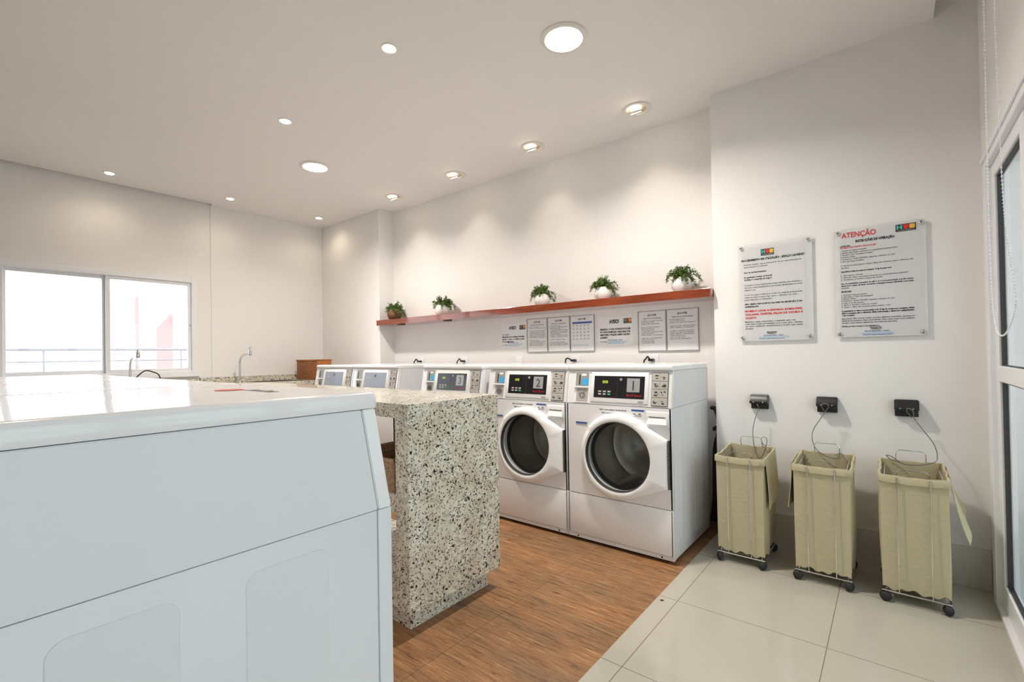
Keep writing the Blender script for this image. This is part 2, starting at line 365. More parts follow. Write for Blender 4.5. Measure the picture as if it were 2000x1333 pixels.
box(b, XL-.15, XL, YF, WY0, 0, 3.12); box(b, XL-.15, XL, WY1, 3.3, 0, 3.12); box(b, XL-.15, XL, WY0, WY1, 0, WZ0); box(b, XL-.15, XL, WY0, WY1, WZ1, 3.12)
box(b, XL, XL+.008, 1.925, 3.21, 0, ZC)
struct('wall_left', b, M['wall'])
DY0, DY1, DZ = -1.05, 3.10, 2.045
b = nb()
box(b, XR, XR+.12, YF, DY0, 0, 3.12); box(b, XR, XR+.12, DY1, YS, 0, 3.12); box(b, XR, XR+.12, DY0, DY1, DZ, 3.12)
struct('wall_right', b, M['wall'])
b = nb(); box(b, -5.9, .5, YF-.12, YF, 0, 3.12); struct('wall_front', b, M['wall'])
b = nb(); box(b, -.897, .358, YS-.012, YS, 0, .195, .001); struct('baseboard_back', b, M['base'])
b = nb(); box(b, .50, 2.2, YS-.012, YS, 0, .195, .001); struct('baseboard_outside', b, M['base'])
b = nb(); box(b, .72, 2.4, -3, YS, -.1, -.005); struct('floor', b, M['outfloor'])
# small black stain on the tile border
b = nb(); lathe(b, [(.009, 0), (.006, .002)], (-.872, 2.185, 0), 12); tag(obj('floor_plug', b, M['black']), 'tiny black plug in the pale tile border beside the wooden floor', 'floor plug')

# window 1 (left wall), four sliding sashes
def sash_box(bm, x0, x1, y0, y1, z0, z1, w, wb=None):
    wb = wb or w
    box(bm, x0, x1, y0, y0+w, z0, z1, .003); box(bm, x0, x1, y1-w, y1, z0, z1, .003)
    box(bm, x0, x1, y0+w, y1-w, z0, z0+wb, .003); box(bm, x0, x1, y0+w, y1-w, z1-w, z1, .003)
b = nb()
for a in ((WY0+.04, WY1-.045, WZ1-.045, WZ1), (WY0+.04, WY1-.045, WZ0+.003, WZ0+.03), (WY0, WY0+.04, WZ0+.003, WZ1), (WY1-.045, WY1, WZ0+.003, WZ1)):
    box(b, XL-.12, XL+.012, a[0], a[1], a[2], a[3], .003)
win = struct('window_1', b, M['alu'])
for i, (y0, y1) in enumerate([(1.045, 1.745), (.37, 1.06), (-.315, .385), (-.99, -.30)]):
    x0 = XL-.045 if i % 2 == 0 else XL-.085
    bb = nb(); sash_box(bb, x0, x0+.035, y0, y1, WZ0+.028, WZ1-.043, .034)
    s = obj('sash', bb, M['alu'], win)
    g = nb(); box(g, x0+.014, x0+.020, y0+.034, y1-.034, WZ0+.06, WZ1-.075); obj('pane', g, M['glass'], s)
    if i == 0:
        k = nb(); box(k, x0-.008, x0+.001, y0-.001, y0+.016, WZ0+.03, WZ1-.045); obj('seal', k, M['gasket'], s)
        k = nb(); lathe(k, [(.006, 0), (.006, .012)], (x0+.035, y1-.017, 1.55), 12, 'x'); obj('latch', k, M['grey'], s)
b = nb(); box(b, XL-.02, XL+.03, WY0-.02, WY1+.02, WZ0-.03, WZ0+.002, .003); struct('window_sill', b, M['alu'], win)

# door 1 (right wall), sliding glass
b = nb()
box(b, XR-.012, XR+.10, DY1-.075, DY1, 0, DZ, .003); box(b, XR-.012, XR+.10, DY0, DY0+.07, 0, DZ, .003)
box(b, XR-.012, XR+.10, DY0+.07, DY1-.075, DZ-.045, DZ, .003); box(b, XR-.012, XR+.10, DY0+.07, DY1-.075, 0, .022, .003)
box(b, XR-.020, XR-.012, DY0, DY1, DZ-.012, DZ+.01, .002)
door = struct('door_1', b, M['alu'])
ys = [3.035, 2.385, 1.70, 1.05, .365, -.285, -.98]
for i in range(6):
    y1, y0 = ys[i]+(.02 if i else 0), ys[i+1]-.02
    x0 = XR+.008 if i % 2 == 0 else XR+.052
    bb = nb(); w = .068
    box(bb, x0, x0+.038, y0, y0+w, .02, 2.0, .004); box(bb, x0, x0+.038, y1-w, y1, .02, 2.0, .004)
    box(bb, x0, x0+.038, y0+w, y1-w, .02, .125, .004); box(bb, x0, x0+.038, y0+w, y1-w, 1.94, 2.0, .004); box(bb, x0-.004, x0+.036, y0+w, y1-w, 1.028, 1.096, .004)
    s = obj('sash', bb, M['alu'], door)
    for z0, z1 in ((.125, 1.028), (1.096, 1.94)):
        g = nb(); box(g, x0+.018, x0+.024, y0+w, y1-w, z0, z1); p = obj('pane', g, M['doorglass'], s)
        k = nb(); box(k, x0+.010, x0+.028, y1-w-.012, y1-w+.001, z0, z1); box(k, x0+.010, x0+.028, y0+w-.001, y0+w+.006, z0, z1)
        box(k, x0+.010, x0+.028, y0+w, y1-w, z0-.001, z0+.004); box(k, x0+.010, x0+.028, y0+w, y1-w, z1-.007, z1+.001)
        obj('gasket', k, M['gasket'], s)

# roller blind high in the ceiling slot, its chain hanging down
t = thing('roller_blind', 'white roller blind in the ceiling slot, pull chain hanging before the glass door', 'blind', (.28, 1.1, 2.96))
b = nb(); lathe(b, [(.035, -1.0), (.035, 1.0)], (0, 0, 0), 24, 'y'); obj('roll', b, M['paper'], t, True)
for y0_ in (1.0, -1.012):
    b = nb(); box(b, -.04, .04, y0_, y0_+.012, -.045, .14); obj('bracket', b, M['alu'], t)
ch = [(2.10, 2.97), (2.105, 2.6), (2.108, 2.28), (2.114, 2.07), (2.126, 1.635), (2.105, 1.35), (2.047, 1.238), (1.95, 1.212), (1.846, 1.228), (1.752, 1.275), (1.745, 1.333), (1.845, 1.498), (1.896, 1.725), (1.923, 2.088), (1.935, 2.5), (1.94, 2.97)]
pts = catmull([(-.03, y-1.1, z-2.96) for y, z in ch], 40)
b = nb(); tube(b, pts, .0009, 5)
acc = 0; last = pts[0]
for p in pts:
    acc += (p-last).length; last = p
    if acc > .0095:
        acc = 0
        bmesh.ops.create_icosphere(b, subdivisions=1, radius=.0028, matrix=Matrix.Translation(p))
obj('pull_chain', b, M['paper'], t, True)

# outside the window: balcony floor, railing, red building
b = nb(); box(b, -8.4, -5.93, -4, 6, -.1, .6); tag(obj('balcony', b, M['outfloor'], None), 'pale balcony slab outside the left window below its railing', 'balcony')
t = thing('balcony_railing', 'thin grey horizontal-bar railing outside the left window', 'railing', (-7, 0, .6))
for z, r in ((.72, .016), (.59, .009)):
    b = nb(); tube(b, [(0, -4, z), (0, 5.5, z)], r, 10); obj('rail', b, M['rail'], t, True)
for y in (-2.4, -1.2, .05, .76, 1.55, 2.0, 3.4, 4.6):
    b = nb(); tube(b, [(0, y, 0), (0, y, .72)], .009, 8); obj('baluster', b, M['rail'], t, True)
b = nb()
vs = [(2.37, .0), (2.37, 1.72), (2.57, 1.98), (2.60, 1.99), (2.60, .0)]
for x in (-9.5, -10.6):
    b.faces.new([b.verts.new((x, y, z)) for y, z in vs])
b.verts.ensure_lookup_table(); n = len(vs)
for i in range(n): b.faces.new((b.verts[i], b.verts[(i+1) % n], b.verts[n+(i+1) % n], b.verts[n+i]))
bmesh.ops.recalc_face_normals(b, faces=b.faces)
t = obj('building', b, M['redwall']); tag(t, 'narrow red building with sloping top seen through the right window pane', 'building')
b = nb(); box(b, -10.3, -9.4, 2.60, 2.68, 1.80, 1.93); obj('eave', b, M['alu'], t)
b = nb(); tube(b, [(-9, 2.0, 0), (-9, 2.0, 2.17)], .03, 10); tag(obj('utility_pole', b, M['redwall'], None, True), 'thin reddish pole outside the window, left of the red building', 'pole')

# ------------------------------------------------------------------ washing machines
def S(z): return .036*max(0, (z-.868)/.207)             # lean of the control console
def cbox(bm, x0, x1, z0, z1, d0, d1, bev=0):            # box on the leaning console face, standing out from d0 to d1
    b = bmesh.new(); box(b, x0, x1, -d1, -d0, z0, z1, bev)
    for v in b.verts: v.co.y += S(v.co.z)
    merge(bm, b)
def rect_hole(bm, x0, x1, z0, z1, cx, cz, r, y, N=64, side=1):
    angs = sorted(set([2*PI*i/N for i in range(N)] + [math.atan2(zz-cz, xx-cx) % (2*PI) for xx in (x0, x1) for zz in (z0, z1)]))
    o_, i_ = [], []
    for a in angs:
        c, s = math.cos(a), math.sin(a)
        t = min([(x1-cx)/c if c > 1e-9 else 9, (x0-cx)/c if c < -1e-9 else 9, (z1-cz)/s if s > 1e-9 else 9, (z0-cz)/s if s < -1e-9 else 9])
        o_.append(bm.verts.new((cx+c*t, y, cz+s*t))); i_.append(bm.verts.new((cx+c*r, y, cz+s*r)))
    n = len(angs); back = [bm.verts.new((v.co.x, y+.03*side, v.co.z)) for v in i_]
    for k in range(n):
        bm.faces.new((o_[k], o_[(k+1) % n], i_[(k+1) % n], i_[k])); bm.faces.new((i_[k], i_[(k+1) % n], back[(k+1) % n], back[k]))
    # outer rim
    ob = [bm.verts.new((v.co.x, y+.012, v.co.z)) for v in o_]
    for k in range(n): bm.faces.new((o_[k], ob[k], ob[(k+1) % n], o_[(k+1) % n]))
    bmesh.ops.recalc_face_normals(bm, faces=bm.faces)
WD, DP = .34, .675
def side_mesh(s):
    """lower side sheet with two shallow raised panels"""
    b = nb(); x = s*(WD-.004)
    x0, x1 = (x, x+.002) if s > 0 else (x-.002, x)
    box(b, x-.01*s if s > 0 else x, x if s > 0 else x+.01, .0323, DP-.003, .022, .8660, .0009)
    for y0, y1 in ((.14, .285), (.375, .520)):
        def loop_(r_, ins, xx):
            return [b.verts.new((xx, cy_+(r_-ins)*math.cos(a_+k_*PI/16), cz_+(r_-ins)*math.sin(a_+k_*PI/16))) for cy_, cz_, a_ in ((y1-r_, .829-r_, 0), (y0+r_, .829-r_, PI/2), (y0+r_, .07+r_, PI), (y1-r_, .07+r_, 1.5*PI)) for k_ in range(9)]
        xo = x+.0013 if s > 0 else x-.0013
        la, lb = loop_(.024, 0, x), loop_(.024, .0016, xo)
        for i in range(len(la)): b.faces.new((la[i], la[(i+1) % len(la)], lb[(i+1) % len(la)], lb[i]))
        b.faces.new(lb)
    bmesh.ops.recalc_face_normals(b, faces=b.faces)
    return b
def machine(name, label, cat, loc, rz, kind, num, group):
    t = thing(name, label, cat, loc, rz, group)
    # cabinet: bottom, back and sides
    b = nb()
    for s in (-1, 1):
        merge(b, side_mesh(s))
        xa, xb = sorted((s*WD, s*(WD-.012))); box(b, xa, xb, .0, .0315, .022, .3012, .0012); box(b, xa, xb, .0, .0315, .3035, .8668, .0012)
    box(b, -WD+.006, WD-.006, DP-.012, DP, .022, .862); box(b, -WD+.006, WD-.006, .02, DP-.01, .03, .045); box(b, -WD+.016, WD-.016, .012, DP-.02, .855, .864)
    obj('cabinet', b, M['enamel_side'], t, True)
    # front sheet with the round opening, and the lower access panel
    cx, cz = .022, .568
    b = nb()
    if kind == 'washer': rect_hole(b, -WD+.003, WD-.003, .304, .8655, cx, cz, .208, 0)
    else: box(b, -WD+.003, WD-.003, 0, .014, .304, .8655, .0015)
    obj('front_panel', b, M['white'], t)
    b = nb(); box(b, -WD+.002, WD-.002, .0, .02, .045, .300, .004); obj('access_panel', b, M['white'], t, True)
    b = nb(); box(b, -WD+.002, WD-.002, .004, .02, .020, .043, .002); obj('kick_strip', b, M['grey' if 0 else 'enamel_side'], t)
    for s in (-1, 1):
        b = nb(); lathe(b, [(.005, -.002), (.004, .004)], (s*(WD-.07), .002, .032), 10, 'y'); obj('screw', b, M['black'], t)
    for s in (-1, 1):
        for y in (.06, DP-.06):
            b = nb(); lathe(b, [(.022, 0), (.022, .012), (.01, .014), (.01, .034)], (s*(WD-.05), y, 0), 14); obj('foot', b, M['rubber'], t)
    # console shell
    b = nb()
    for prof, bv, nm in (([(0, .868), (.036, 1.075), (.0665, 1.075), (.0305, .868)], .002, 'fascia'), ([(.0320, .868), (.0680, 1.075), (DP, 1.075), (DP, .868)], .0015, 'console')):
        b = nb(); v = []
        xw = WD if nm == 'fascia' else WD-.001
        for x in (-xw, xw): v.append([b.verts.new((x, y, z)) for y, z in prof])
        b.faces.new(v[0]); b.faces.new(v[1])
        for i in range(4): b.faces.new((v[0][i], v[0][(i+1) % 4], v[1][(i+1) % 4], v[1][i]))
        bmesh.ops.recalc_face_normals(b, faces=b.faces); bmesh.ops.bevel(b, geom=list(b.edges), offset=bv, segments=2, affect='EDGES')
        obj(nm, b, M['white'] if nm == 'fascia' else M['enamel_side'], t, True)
    b = nb(); R_ = []
    def rr(x0, x1, y0, y1, r, z):
        return [b.verts.new((cx_+r*math.cos(a_+k_*PI/12), cy_+r*math.sin(a_+k_*PI/12), z)) for cx_, cy_, a_ in ((x1-r, y1-r, 0), (x0+r, y1-r, PI/2), (x0+r, y0+r, PI), (x1-r, y0+r, 1.5*PI)) for k_ in range(7)]
    for ins, z in ((.001, 1.0765), (0, 1.078), (0, 1.096), (.0012, 1.102), (.0045, 1.107), (.009, 1.1095), (.014, 1.110)):
        R_.append(rr(-WD+ins, WD-ins, .026+ins, DP-ins, .016-ins*.6, z))
    for p_, q_ in zip(R_, R_[1:]):
        for i in range(len(p_)): b.faces.new((p_[i], p_[(i+1) % len(p_)], q_[(i+1) % len(p_)], q_[i]))
    b.faces.new(R_[0]); b.faces.new(R_[-1]); bmesh.ops.recalc_face_normals(b, faces=b.faces)
    obj('lid', b, M['white'], t, True)
    # bill and coin recess on the left
    b = nb(); cbox(b, -.285, -.182, .874, 1.068, -.002, .0035, .0015); obj('payment_frame', b, M['door_plastic'], t)
    b = nb(); cbox(b, -.280, -.186, .975, 1.064, 0, .0045, .001); rb = obj('card_slot', b, M['grey'], t)
    k = nb(); cbox(k, -.254, -.247, .985, 1.045, .004, .0075, .001); obj('slit', k, M['black'], rb)
    if kind == 'washer':
        k = nb(); cbox(k, -.232, -.190, .982, 1.025, .004, .0056); obj('sticker', k, M['blue'], rb)
        k = nb(); cbox(k, -.238, -.205, 1.040, 1.054, .004, .0056); obj('sticker', k, M['paper'], rb)
    b = nb(); cbox(b, -.285, -.186, .967, .974, 0, .016, .002); obj('ledge', b, M['door_plastic'], t)
    b = nb(); cbox(b, -.270, -.186, .882, .962, 0, .005, .002); cb_ = obj('coin_box', b, M['lgrey'], t)
    zc = .922; k = nb()
    for r0, r1, h in ((.026, .023, .009), (.016, .013, .012)):
        lathe(k, [(r1, -.004), (r0, -.004), (r0, -h), (r1, -h), (r1, -.004)], (-.226, S(zc), zc), 28, 'y', False)
    lathe(k, [(.008, -.002), (.008, -.012)], (-.226, S(zc), zc), 16, 'y'); obj('lock', k, M['chrome'], cb_, True)
    # control window
    b = nb(); cbox(b, -.170, .205, .885, 1.066, -.002, .006, .003); bez = obj('control_bezel', b, M['door_plastic'], t, True)
    if kind == 'washer':
        k = nb(); cbox(k, -.145, .182, .911, 1.042, .005, .0075, .001); pn = obj('control_panel', k, M['panelblack'], t)
        k = nb(); cbox(k, .010, .0115, .915, 1.038, .0070, .0084); obj('divider', k, M['dgrey'], pn)
        pl = lambda u, w: (u, S(w)-.0082, w)
        k = nb(); text_mesh(k, '008', -.088, .998, .024, pl, .0, .036); obj('display', k, M['led'], pn)
        for gx in range(3):
            for gz in range(2):
                k = nb(); x0 = -.113+gx*.031; z0 = .928+(1-gz)*.016; cbox(k, x0, x0+.020, z0, z0+.009, .0072, .0088, .0006)
                obj('button', k, M['green'] if (gx == 2 and gz == 1) else M['lgrey'], pn)
        k = nb(); lathe(k, [(.009, .001), (.009, -.003), (.006, -.004)], (.034, S(1.022)-.007, 1.022), 20, 'y'); obj('logo_badge', k, M['silver'], pn, True)
        k = nb(); cbox(k, .073, .153, .950, 1.030, .0070, .0084); pb = obj('number_plate', k, M['silver'], pn)
        pl2 = lambda u, w: (u, S(w)-.0090, w)
        k = nb(); text_mesh(k, num, .113, .962, .075, pl2, .01, None, 'CENTER'); obj('numeral', k, M['dgrey'], pb)
        k = nb(); text_mesh(k, 'Speed Queen', .072, .926, .019, pl, .0, .095); obj('brand_lettering', k, M['darkred'], pn)
        k = nb(); cbox(k, .145, .178, .889, .899, .005, .0068); obj('model_plate', k, M['grey'], t)
    else:
        k = nb(); cbox(k, -.145, .182, .911, 1.042, .005, .0075, .001); pn = obj('control_panel', k, M['panelgrey'], t)
        k = nb(); lathe(k, [(.011, .001), (.011, -.006), (.008, -.009)], (.02, S(1.018)-.007, 1.018), 20, 'y'); obj('logo_badge', k, M['chrome'], pn, True)
        pl = lambda u, w: (u, S(w)-.0082, w)
        for gx in range(3):
            for gz in range(2):
                k = nb(); x0 = -.125+gx*.026; z0 = .922+(1-gz)*.015; cbox(k, x0, x0+.018, z0, z0+.008, .0072, .0086); obj('button', k, M['lgrey'], pn)
        k = nb(); cbox(k, -.105, -.05, .985, 1.0, .0072, .0084); obj('display', k, M['lgrey'], pn)
    # instruction plate with pictograms
    b = nb(); cbox(b, .222, .320, .876, 1.066, 0, .004, .002); ip = obj('instruction_frame', b, M['dgrey'], t)
    k = nb()
    for gx in range(2):
        for gz in range(4): cbox(k, .225+gx*.0465, .2705+gx*.0465, .880+gz*.0462, .9240+gz*.0462, .003, .0052)
    obj('instruction_card', k, M['lgrey'], ip)
    k = nb(); rnd = random.Random(3)
    for gx in range(2):
        for gz in range(4):
            x0, z0 = .225+gx*.0465, .880+gz*.0462
            if gz == 2 or (gz == 1 and gx == 0):
                lathe(k, [(.010, 0), (.010, -.0006), (.0085, -.0006), (.0085, 0)], (x0+.028, S(z0)-.0058, z0+.02), 16, 'y', False)
            for q in range(4):
                ax, az = x0+.006+rnd.random()*.02, z0+.008+rnd.random()*.02; wx, wz = .004+rnd.random()*.012, .0015+rnd.random()*.006
                cbox(k, ax, min(ax+wx, x0+.042), az, az+wz, .0052, .0058)
    obj('pictograms', k, M['ink'], ip)
    # detergent drawer handle, text and stickers
    if kind == 'washer':
        b = nb(); box(b, .195, .328, -.006, .002, .760, .845, .004); dr = obj('detergent_drawer', b, M['door_plastic'], t, True)
        k = nb()
        vv = [(.210, -.004, .812), (.310, -.004, .812), (.318, -.020, .776), (.200, -.020, .776), (.210, -.004, .770), (.310, -.004, .770)]
        q = [k.verts.new(p) for p in vv]
        k.faces.new((q[0], q[3], q[2], q[1])); k.faces.new((q[3], q[4], q[5], q[2])); k.faces.new((q[0], q[4], q[3])); k.faces.new((q[1], q[2], q[5]))
        bmesh.ops.recalc_face_normals(k, faces=k.faces); obj('handle', k, M['door_plastic'], dr)
        k = nb(); box(k, .212, .308, -.0072, -.005, .812, .817, .001); obj('grip_gap', k, M['dgrey'], dr)
        p0 = lambda u, w: (u, -.0012, w)
        k = nb(); text_mesh(k, 'Após o uso manter a porta aberta', -.105, .836, .013, p0, .03, .178); text_mesh(k, 'After use keep the door open', -.09, .816, .012, p0, .03, .15)
        obj('door_notice', k, M['ink'], t)
        k = nb(); box(k, .104, .184, -.0012, .0, .806, .852); st = obj('warning_sticker', k, M['paper'], t)
        k = nb(); box(k, .105, .183, -.0018, -.0010, .840, .851); obj('sticker_header', k, M['dblue'], st)
        k = nb(); box(k, .115, .130, -.0018, -.001, .822, .827); box(k, .148, .162, -.0018, -.001, .822, .829)
        for q in range(4): box(k, .115+.004*q, .165+.003*q, -.0016, -.001, .810+.003*q, .8108+.003*q)
        obj('sticker_print', k, M['greyink'], st)
        k = nb(); box(k, -.272, -.192, -.0012, 0, .733, .752); st = obj('rinse_sticker', k, M['lgrey'], t)
        k = nb(); box(k, -.272, -.192, -.0018, -.001, .742, .753); obj('sticker_header', k, M['dblue'], st)
    if kind != 'washer':
        b = nb(); box(b, -.235, .318, -.028, -.001, .365, .735, .014, 4); dr = obj('door', b, M['door_plastic'], t, True)
        k = nb(); box(k, -.228, -.205, -.0295, -.020, .50, .60, .004); obj('handle', k, M['grey'], dr, True)
        k = nb(); box(k, .3195, .330, -.018, -.001, .385, .690, .001); obj('hinge_strip', k, M['gasket'], dr)
        return t
    # door: round boss flaring to a straight hinge edge on the right
    N = 96; R0 = .243; hx, hz0, hz1 = .320, .420, .690
    def hull(a, R):
        best = R
        c, s = math.cos(a), math.sin(a)
        # support of tangent region: intersect ray with polygon circle+hinge segment
        if c > 0:
            t_ = (hx-cx)/c; z = cz+s*t_
            for zc_, sg in ((hz1, 1), (hz0, -1)):
                # tangent from hinge corner to the circle
                d = Vector((hx-cx, zc_-cz)); D = d.length; al = math.acos(R/D); th = math.atan2(d.y, d.x)
                tp = th+sg*al; T = Vector((math.cos(tp)*R, math.sin(tp)*R))
                a0, a1 = sorted((math.atan2(d.y, d.x), tp))
                aa = math.atan2(s, c)
                if a0 <= aa <= a1:
                    e = T-d; den = c*e.y-s*e.x
                    if abs(den) > 1e-9: best = max(best, (d.x*e.y-d.y*e.x)/den)
            if hz0 <= z <= hz1: best = t_
        else:
            # tangent may reach past the vertical
            for zc_, sg in ((hz1, 1), (hz0, -1)):
                d = Vector((hx-cx, zc_-cz)); D = d.length; al = math.acos(R/D); th = math.atan2(d.y, d.x); tp = th+sg*al
                T = Vector((math.cos(tp)*R, math.sin(tp)*R)); aa = math.atan2(s, c)
                a0, a1 = sorted((th, tp))
                if a0 <= aa <= a1:
                    e = T-d; den = c*e.y-s*e.x
                    if abs(den) > 1e-9: best = max(best, (d.x*e.y-d.y*e.x)/den)
        return best
    angs = sorted(set([2*PI*i/N for i in range(N)] + [math.atan2(z_-cz, hx-cx) % (2*PI) for z_ in (hz0, hz1)]))
    loops = []
    def dep(a, d):   # the door grows thinner towards the hinge
        return d
    for R, y, mode in ((R0+.012, 0, 'h'), (R0+.012, -.012, 'h'), (R0+.004, -.036, 'h'), (R0-.006, -.043, 'h'), (.217, -.047, 'c'), (.207, -.043, 'c'), (.2, -.022, 'c'), (.199, -.008, 'c')):
        lp = []
        for a in angs:
            r = hull(a, R) if mode == 'h' else R
            if mode == 'h': r = r-(0 if y > -.02 else (.005 if y > -.04 else .012))*(1 if r > R+.002 else 0)
            x = cx+math.cos(a)*r
            yy = y*(1-.55*max(0, (x-.19)/.13)) if mode == 'h' else y
            if math.cos(a) < -.78 and mode == 'h' and y < -.01: yy = y*.72        # the grip dip on the left
            lp.append(b_v := (x, yy, cz+math.sin(a)*r))
        loops.append(lp)
    k = nb(); rows = [[k.verts.new(p) for p in lp] for lp in loops]; n = len(angs)
    for a_, c_ in zip(rows, rows[1:]):
        for i in range(n): k.faces.new((a_[i], a_[(i+1) % n], c_[(i+1) % n], c_[i]))
    bmesh.ops.recalc_face_normals(k, faces=k.faces)
    dr = obj('door', k, M['door_plastic'], t, True)
    k = nb(); lathe(k, [(.2, -.014), (.19, -.006), (.15, .030), (.10, .05), (.0, .055)], (cx, 0, cz), 64, 'y', False)
    obj('door_glass', k, M['washglass'], dr, True)
    k = nb(); lathe(k, [(.205, -.0435), (.2025, -.042), (.1985, -.018), (.201, -.016), (.205, -.0435)], (cx, 0, cz), 64, 'y', False); obj('glass_trim', k, M['dgrey'], dr, True)
    k = nb(); box(k, .321, .330, -.018, .0, hz0, hz1, .001)
    hg = obj('hinge_strip', k, M['gasket'], dr)
    k = nb()
    for q in range(22): box(k, .3235, .3275, -.0195, -.017, hz0+.008+q*.012, hz0+.013+q*.012)
    obj('perforations', k, M['grey'], hg)
    # tub behind the glass
    k = nb()
    lathe(k, [(.209, .028), (.222, .04), (.222, .05), (.24, .06), (.24, .40), (.20, .42), (.10, .40), (.06, .385), (.0, .38)], (cx, 0, cz), 64, 'y', False)
    tb = obj('drum', k, M['drum'], t, True)
    for q in range(3):
        a = q*2*PI/3+.25; k = nb(); p = Vector((cx+math.cos(a)*.225, .22, cz+math.sin(a)*.225))
        lathe(k, [(.028, -.14), (.034, -.1), (.034, .1), (.028, .14)], p, 12, 'y'); obj('drum_paddle', k, M['drum'], tb, True)
    k = nb(); lathe(k, [(.205, .018), (.213, .026), (.223, .038), (.19, .046)], (cx, 0, cz), 48, 'y', False); obj('door_seal', k, M['rubber'], t, True)
    return t

G1 = 'front loading machines against the back wall'
machine('washing_machine', 'white front-loading washer at the right end of the back row, numeral 1 on panel', 'washing machine', (-1.292, 2.573, 0), 0, 'washer', '1', G1)
machine('washing_machine', 'white front-loading washer half hidden by the granite island, numeral 2 on its black panel', 'washing machine', (-1.976, 2.573, 0), 0, 'washer', '2', G1)
machine('washing_machine', 'white washer with black panel standing behind the granite island, third from the right wall', 'washing machine', (-2.725, 2.573, 0), 0, 'washer', '3', G1)
machine('clothes_dryer', 'white machine with blue-grey control panel in the back row, beside the third washer', 'clothes dryer', (-3.650, 2.51, 0), 0, 'dryer', '', G1)
machine('clothes_dryer', 'white machine with blue-grey control panel at the far left end of the back row', 'clothes dryer', (-4.336, 2.51, 0), 0, 'dryer', '', G1)
G2 = 'white machines in the foreground row'
near = machine('clothes_dryer', 'nearest white machine filling the lower left foreground, its bare side towards the room', 'clothes dryer', (-1.162, .607, 0), PI, 'dryer', '', G2)
labs = ['white machine second in the foreground row, only its top visible beyond the nearest one', 'white machine third in the foreground row, its top seen towards the window', 'white machine last in the foreground row, nearest the window']
for i in range(3):
    c = copy_tree(near); c.location.x = -1.162-.684*(i+1); c['label'] = labs[i]
# printed badge on top of the nearest machine
k = nb(); bmesh.ops.create_circle(k, cap_ends=True, segments=28, radius=1, matrix=Matrix.Translation((0, 0, .1105+1.0)) @ Matrix.Diagonal((.034, .03, 1, 1)))
for v in k.verts: v.co.z = 1.1106; v.co.x += .02; v.co.y += .175
# mesh lives in the dryer's own frame (rotated half a turn)
bd = obj('top_badge', k, M['red'], near)
k = nb(); text_mesh(k, 'Speed Queen', 0, 0, .045, lambda u, w: (-.03-w*.0+(-.0)-(u*1.0)+.0, .16+.0-w, 1.1106), .02, .13)
for v in k.verts: v.co.x = -.02+(v.co.x+.03)*1.0; v.co.z = 1.1106
obj('badge_lettering', k, M['ink'], bd)

# ------------------------------------------------------------------ granite island
t = thing('granite_island', 'speckled granite island with open shelves between the two rows of machines', 'counter', (0, 0, 0))
IX0, IX1, IY0, IY1 = -4.25, -1.575, 1.250, 1.828
b = nb(); box(b, IX0, IX1, IY0, IY1, .918, .980, .002); obj('countertop', b, M['granite'], t)
b = nb(); box(b, IX1-.085, IX1, IY0, IY1, .102, .918, .0015); obj('end_panel', b, M['granite'], t)
b = nb(); box(b, IX0, IX0+.06, IY0, IY1, .102, .918, .0015); obj('end_panel', b, M['granite'], t)
b = nb(); box(b, IX0+.06, IX1-.085, IY0+.01, IY1-.01, .102, .165, .0015); obj('base_slab', b, M['granite'], t)
b = nb(); box(b, IX0+.06, IX1-.06, IY0+.052, IY1-.030, 0, .102, .0015); obj('plinth', b, M['granite'], t)
b = nb(); box(b, IX0+.06, IX1-.085, IY0+.015, IY1-.12, .505, .585, .0015); obj('shelf', b, M['granite'], t)
def wicker_box(name, label, x0, x1, y0, y1, z0, h, m, cat='basket', group=None):
    t = thing(name, label, cat, ((x0+x1)/2, (y0+y1)/2, z0), 0, group)
    a, c = (x1-x0)/2, (y1-y0)/2; b = nb(); w = .012
    box(b, -a, a, -c, -c+w, 0, h, .003); box(b, -a, a, c-w, c, 0, h, .003); box(b, -a, -a+w, -c+w, c-w, 0, h, .003); box(b, a-w, a, -c+w, c-w, 0, h, .003); box(b, -a+w, a-w, -c+w, c-w, 0, .01)
    obj('basket_body', b, m, t, True)
    b = nb()
    tube(b, [(-a, -c, h), (a, -c, h), (a, c, h), (-a, c, h)], .009, 8, True); obj('rim', b, m, t, True)
    return t
wicker_box('wicker_basket', 'square brown wicker basket on the far sink counter, behind the back row of machines', -5.60, -5.127, 2.79, 2.97, .931, .226, M['wicker'])
wicker_box('wicker_basket', 'tan wicker basket on the middle shelf of the granite island', -2.05, -1.70, 1.27, 1.62, .586, .14, M['wickertan'])

# ------------------------------------------------------------------ sink counter on the window wall
t = thing('sink_counter', 'granite sink counter with backsplash running along the window wall', 'counter', (0, 0, 0))
b = nb()
SX0, SX1, SY0, SY1 = -5.60, -5.24, 2.22, 2.72
box(b, XL+.012, -5.10, YF+.3, SY0, .885, .93, .002); box(b, XL+.012, -5.10, SY1, 3.208, .885, .93, .002); box(b, XL+.012, SX0, SY0, SY1, .885, .93, .002); box(b, SX1, -5.10, SY0, SY1, .885, .93, .002)
obj('countertop', b, M['granite'], t)
b = nb(); box(b, XL+.013, XL+.033, 1.80, 3.208, .93, .99, .0015); box(b, XL+.013, XL+.033, YF+.3, 1.80, .93, .985, .0015); obj('backsplash', b, M['granite'], t)
b = nb(); box(b, XL+.013, -5.16, YF+.3, 3.208, .08, .70); obj('cupboard_front', b, M['alu'], t)
b = nb(); box(b, XL+.013, -5.12, YF+.3, 3.208, 0, .08); obj('plinth', b, M['granite'], t)
b = nb()
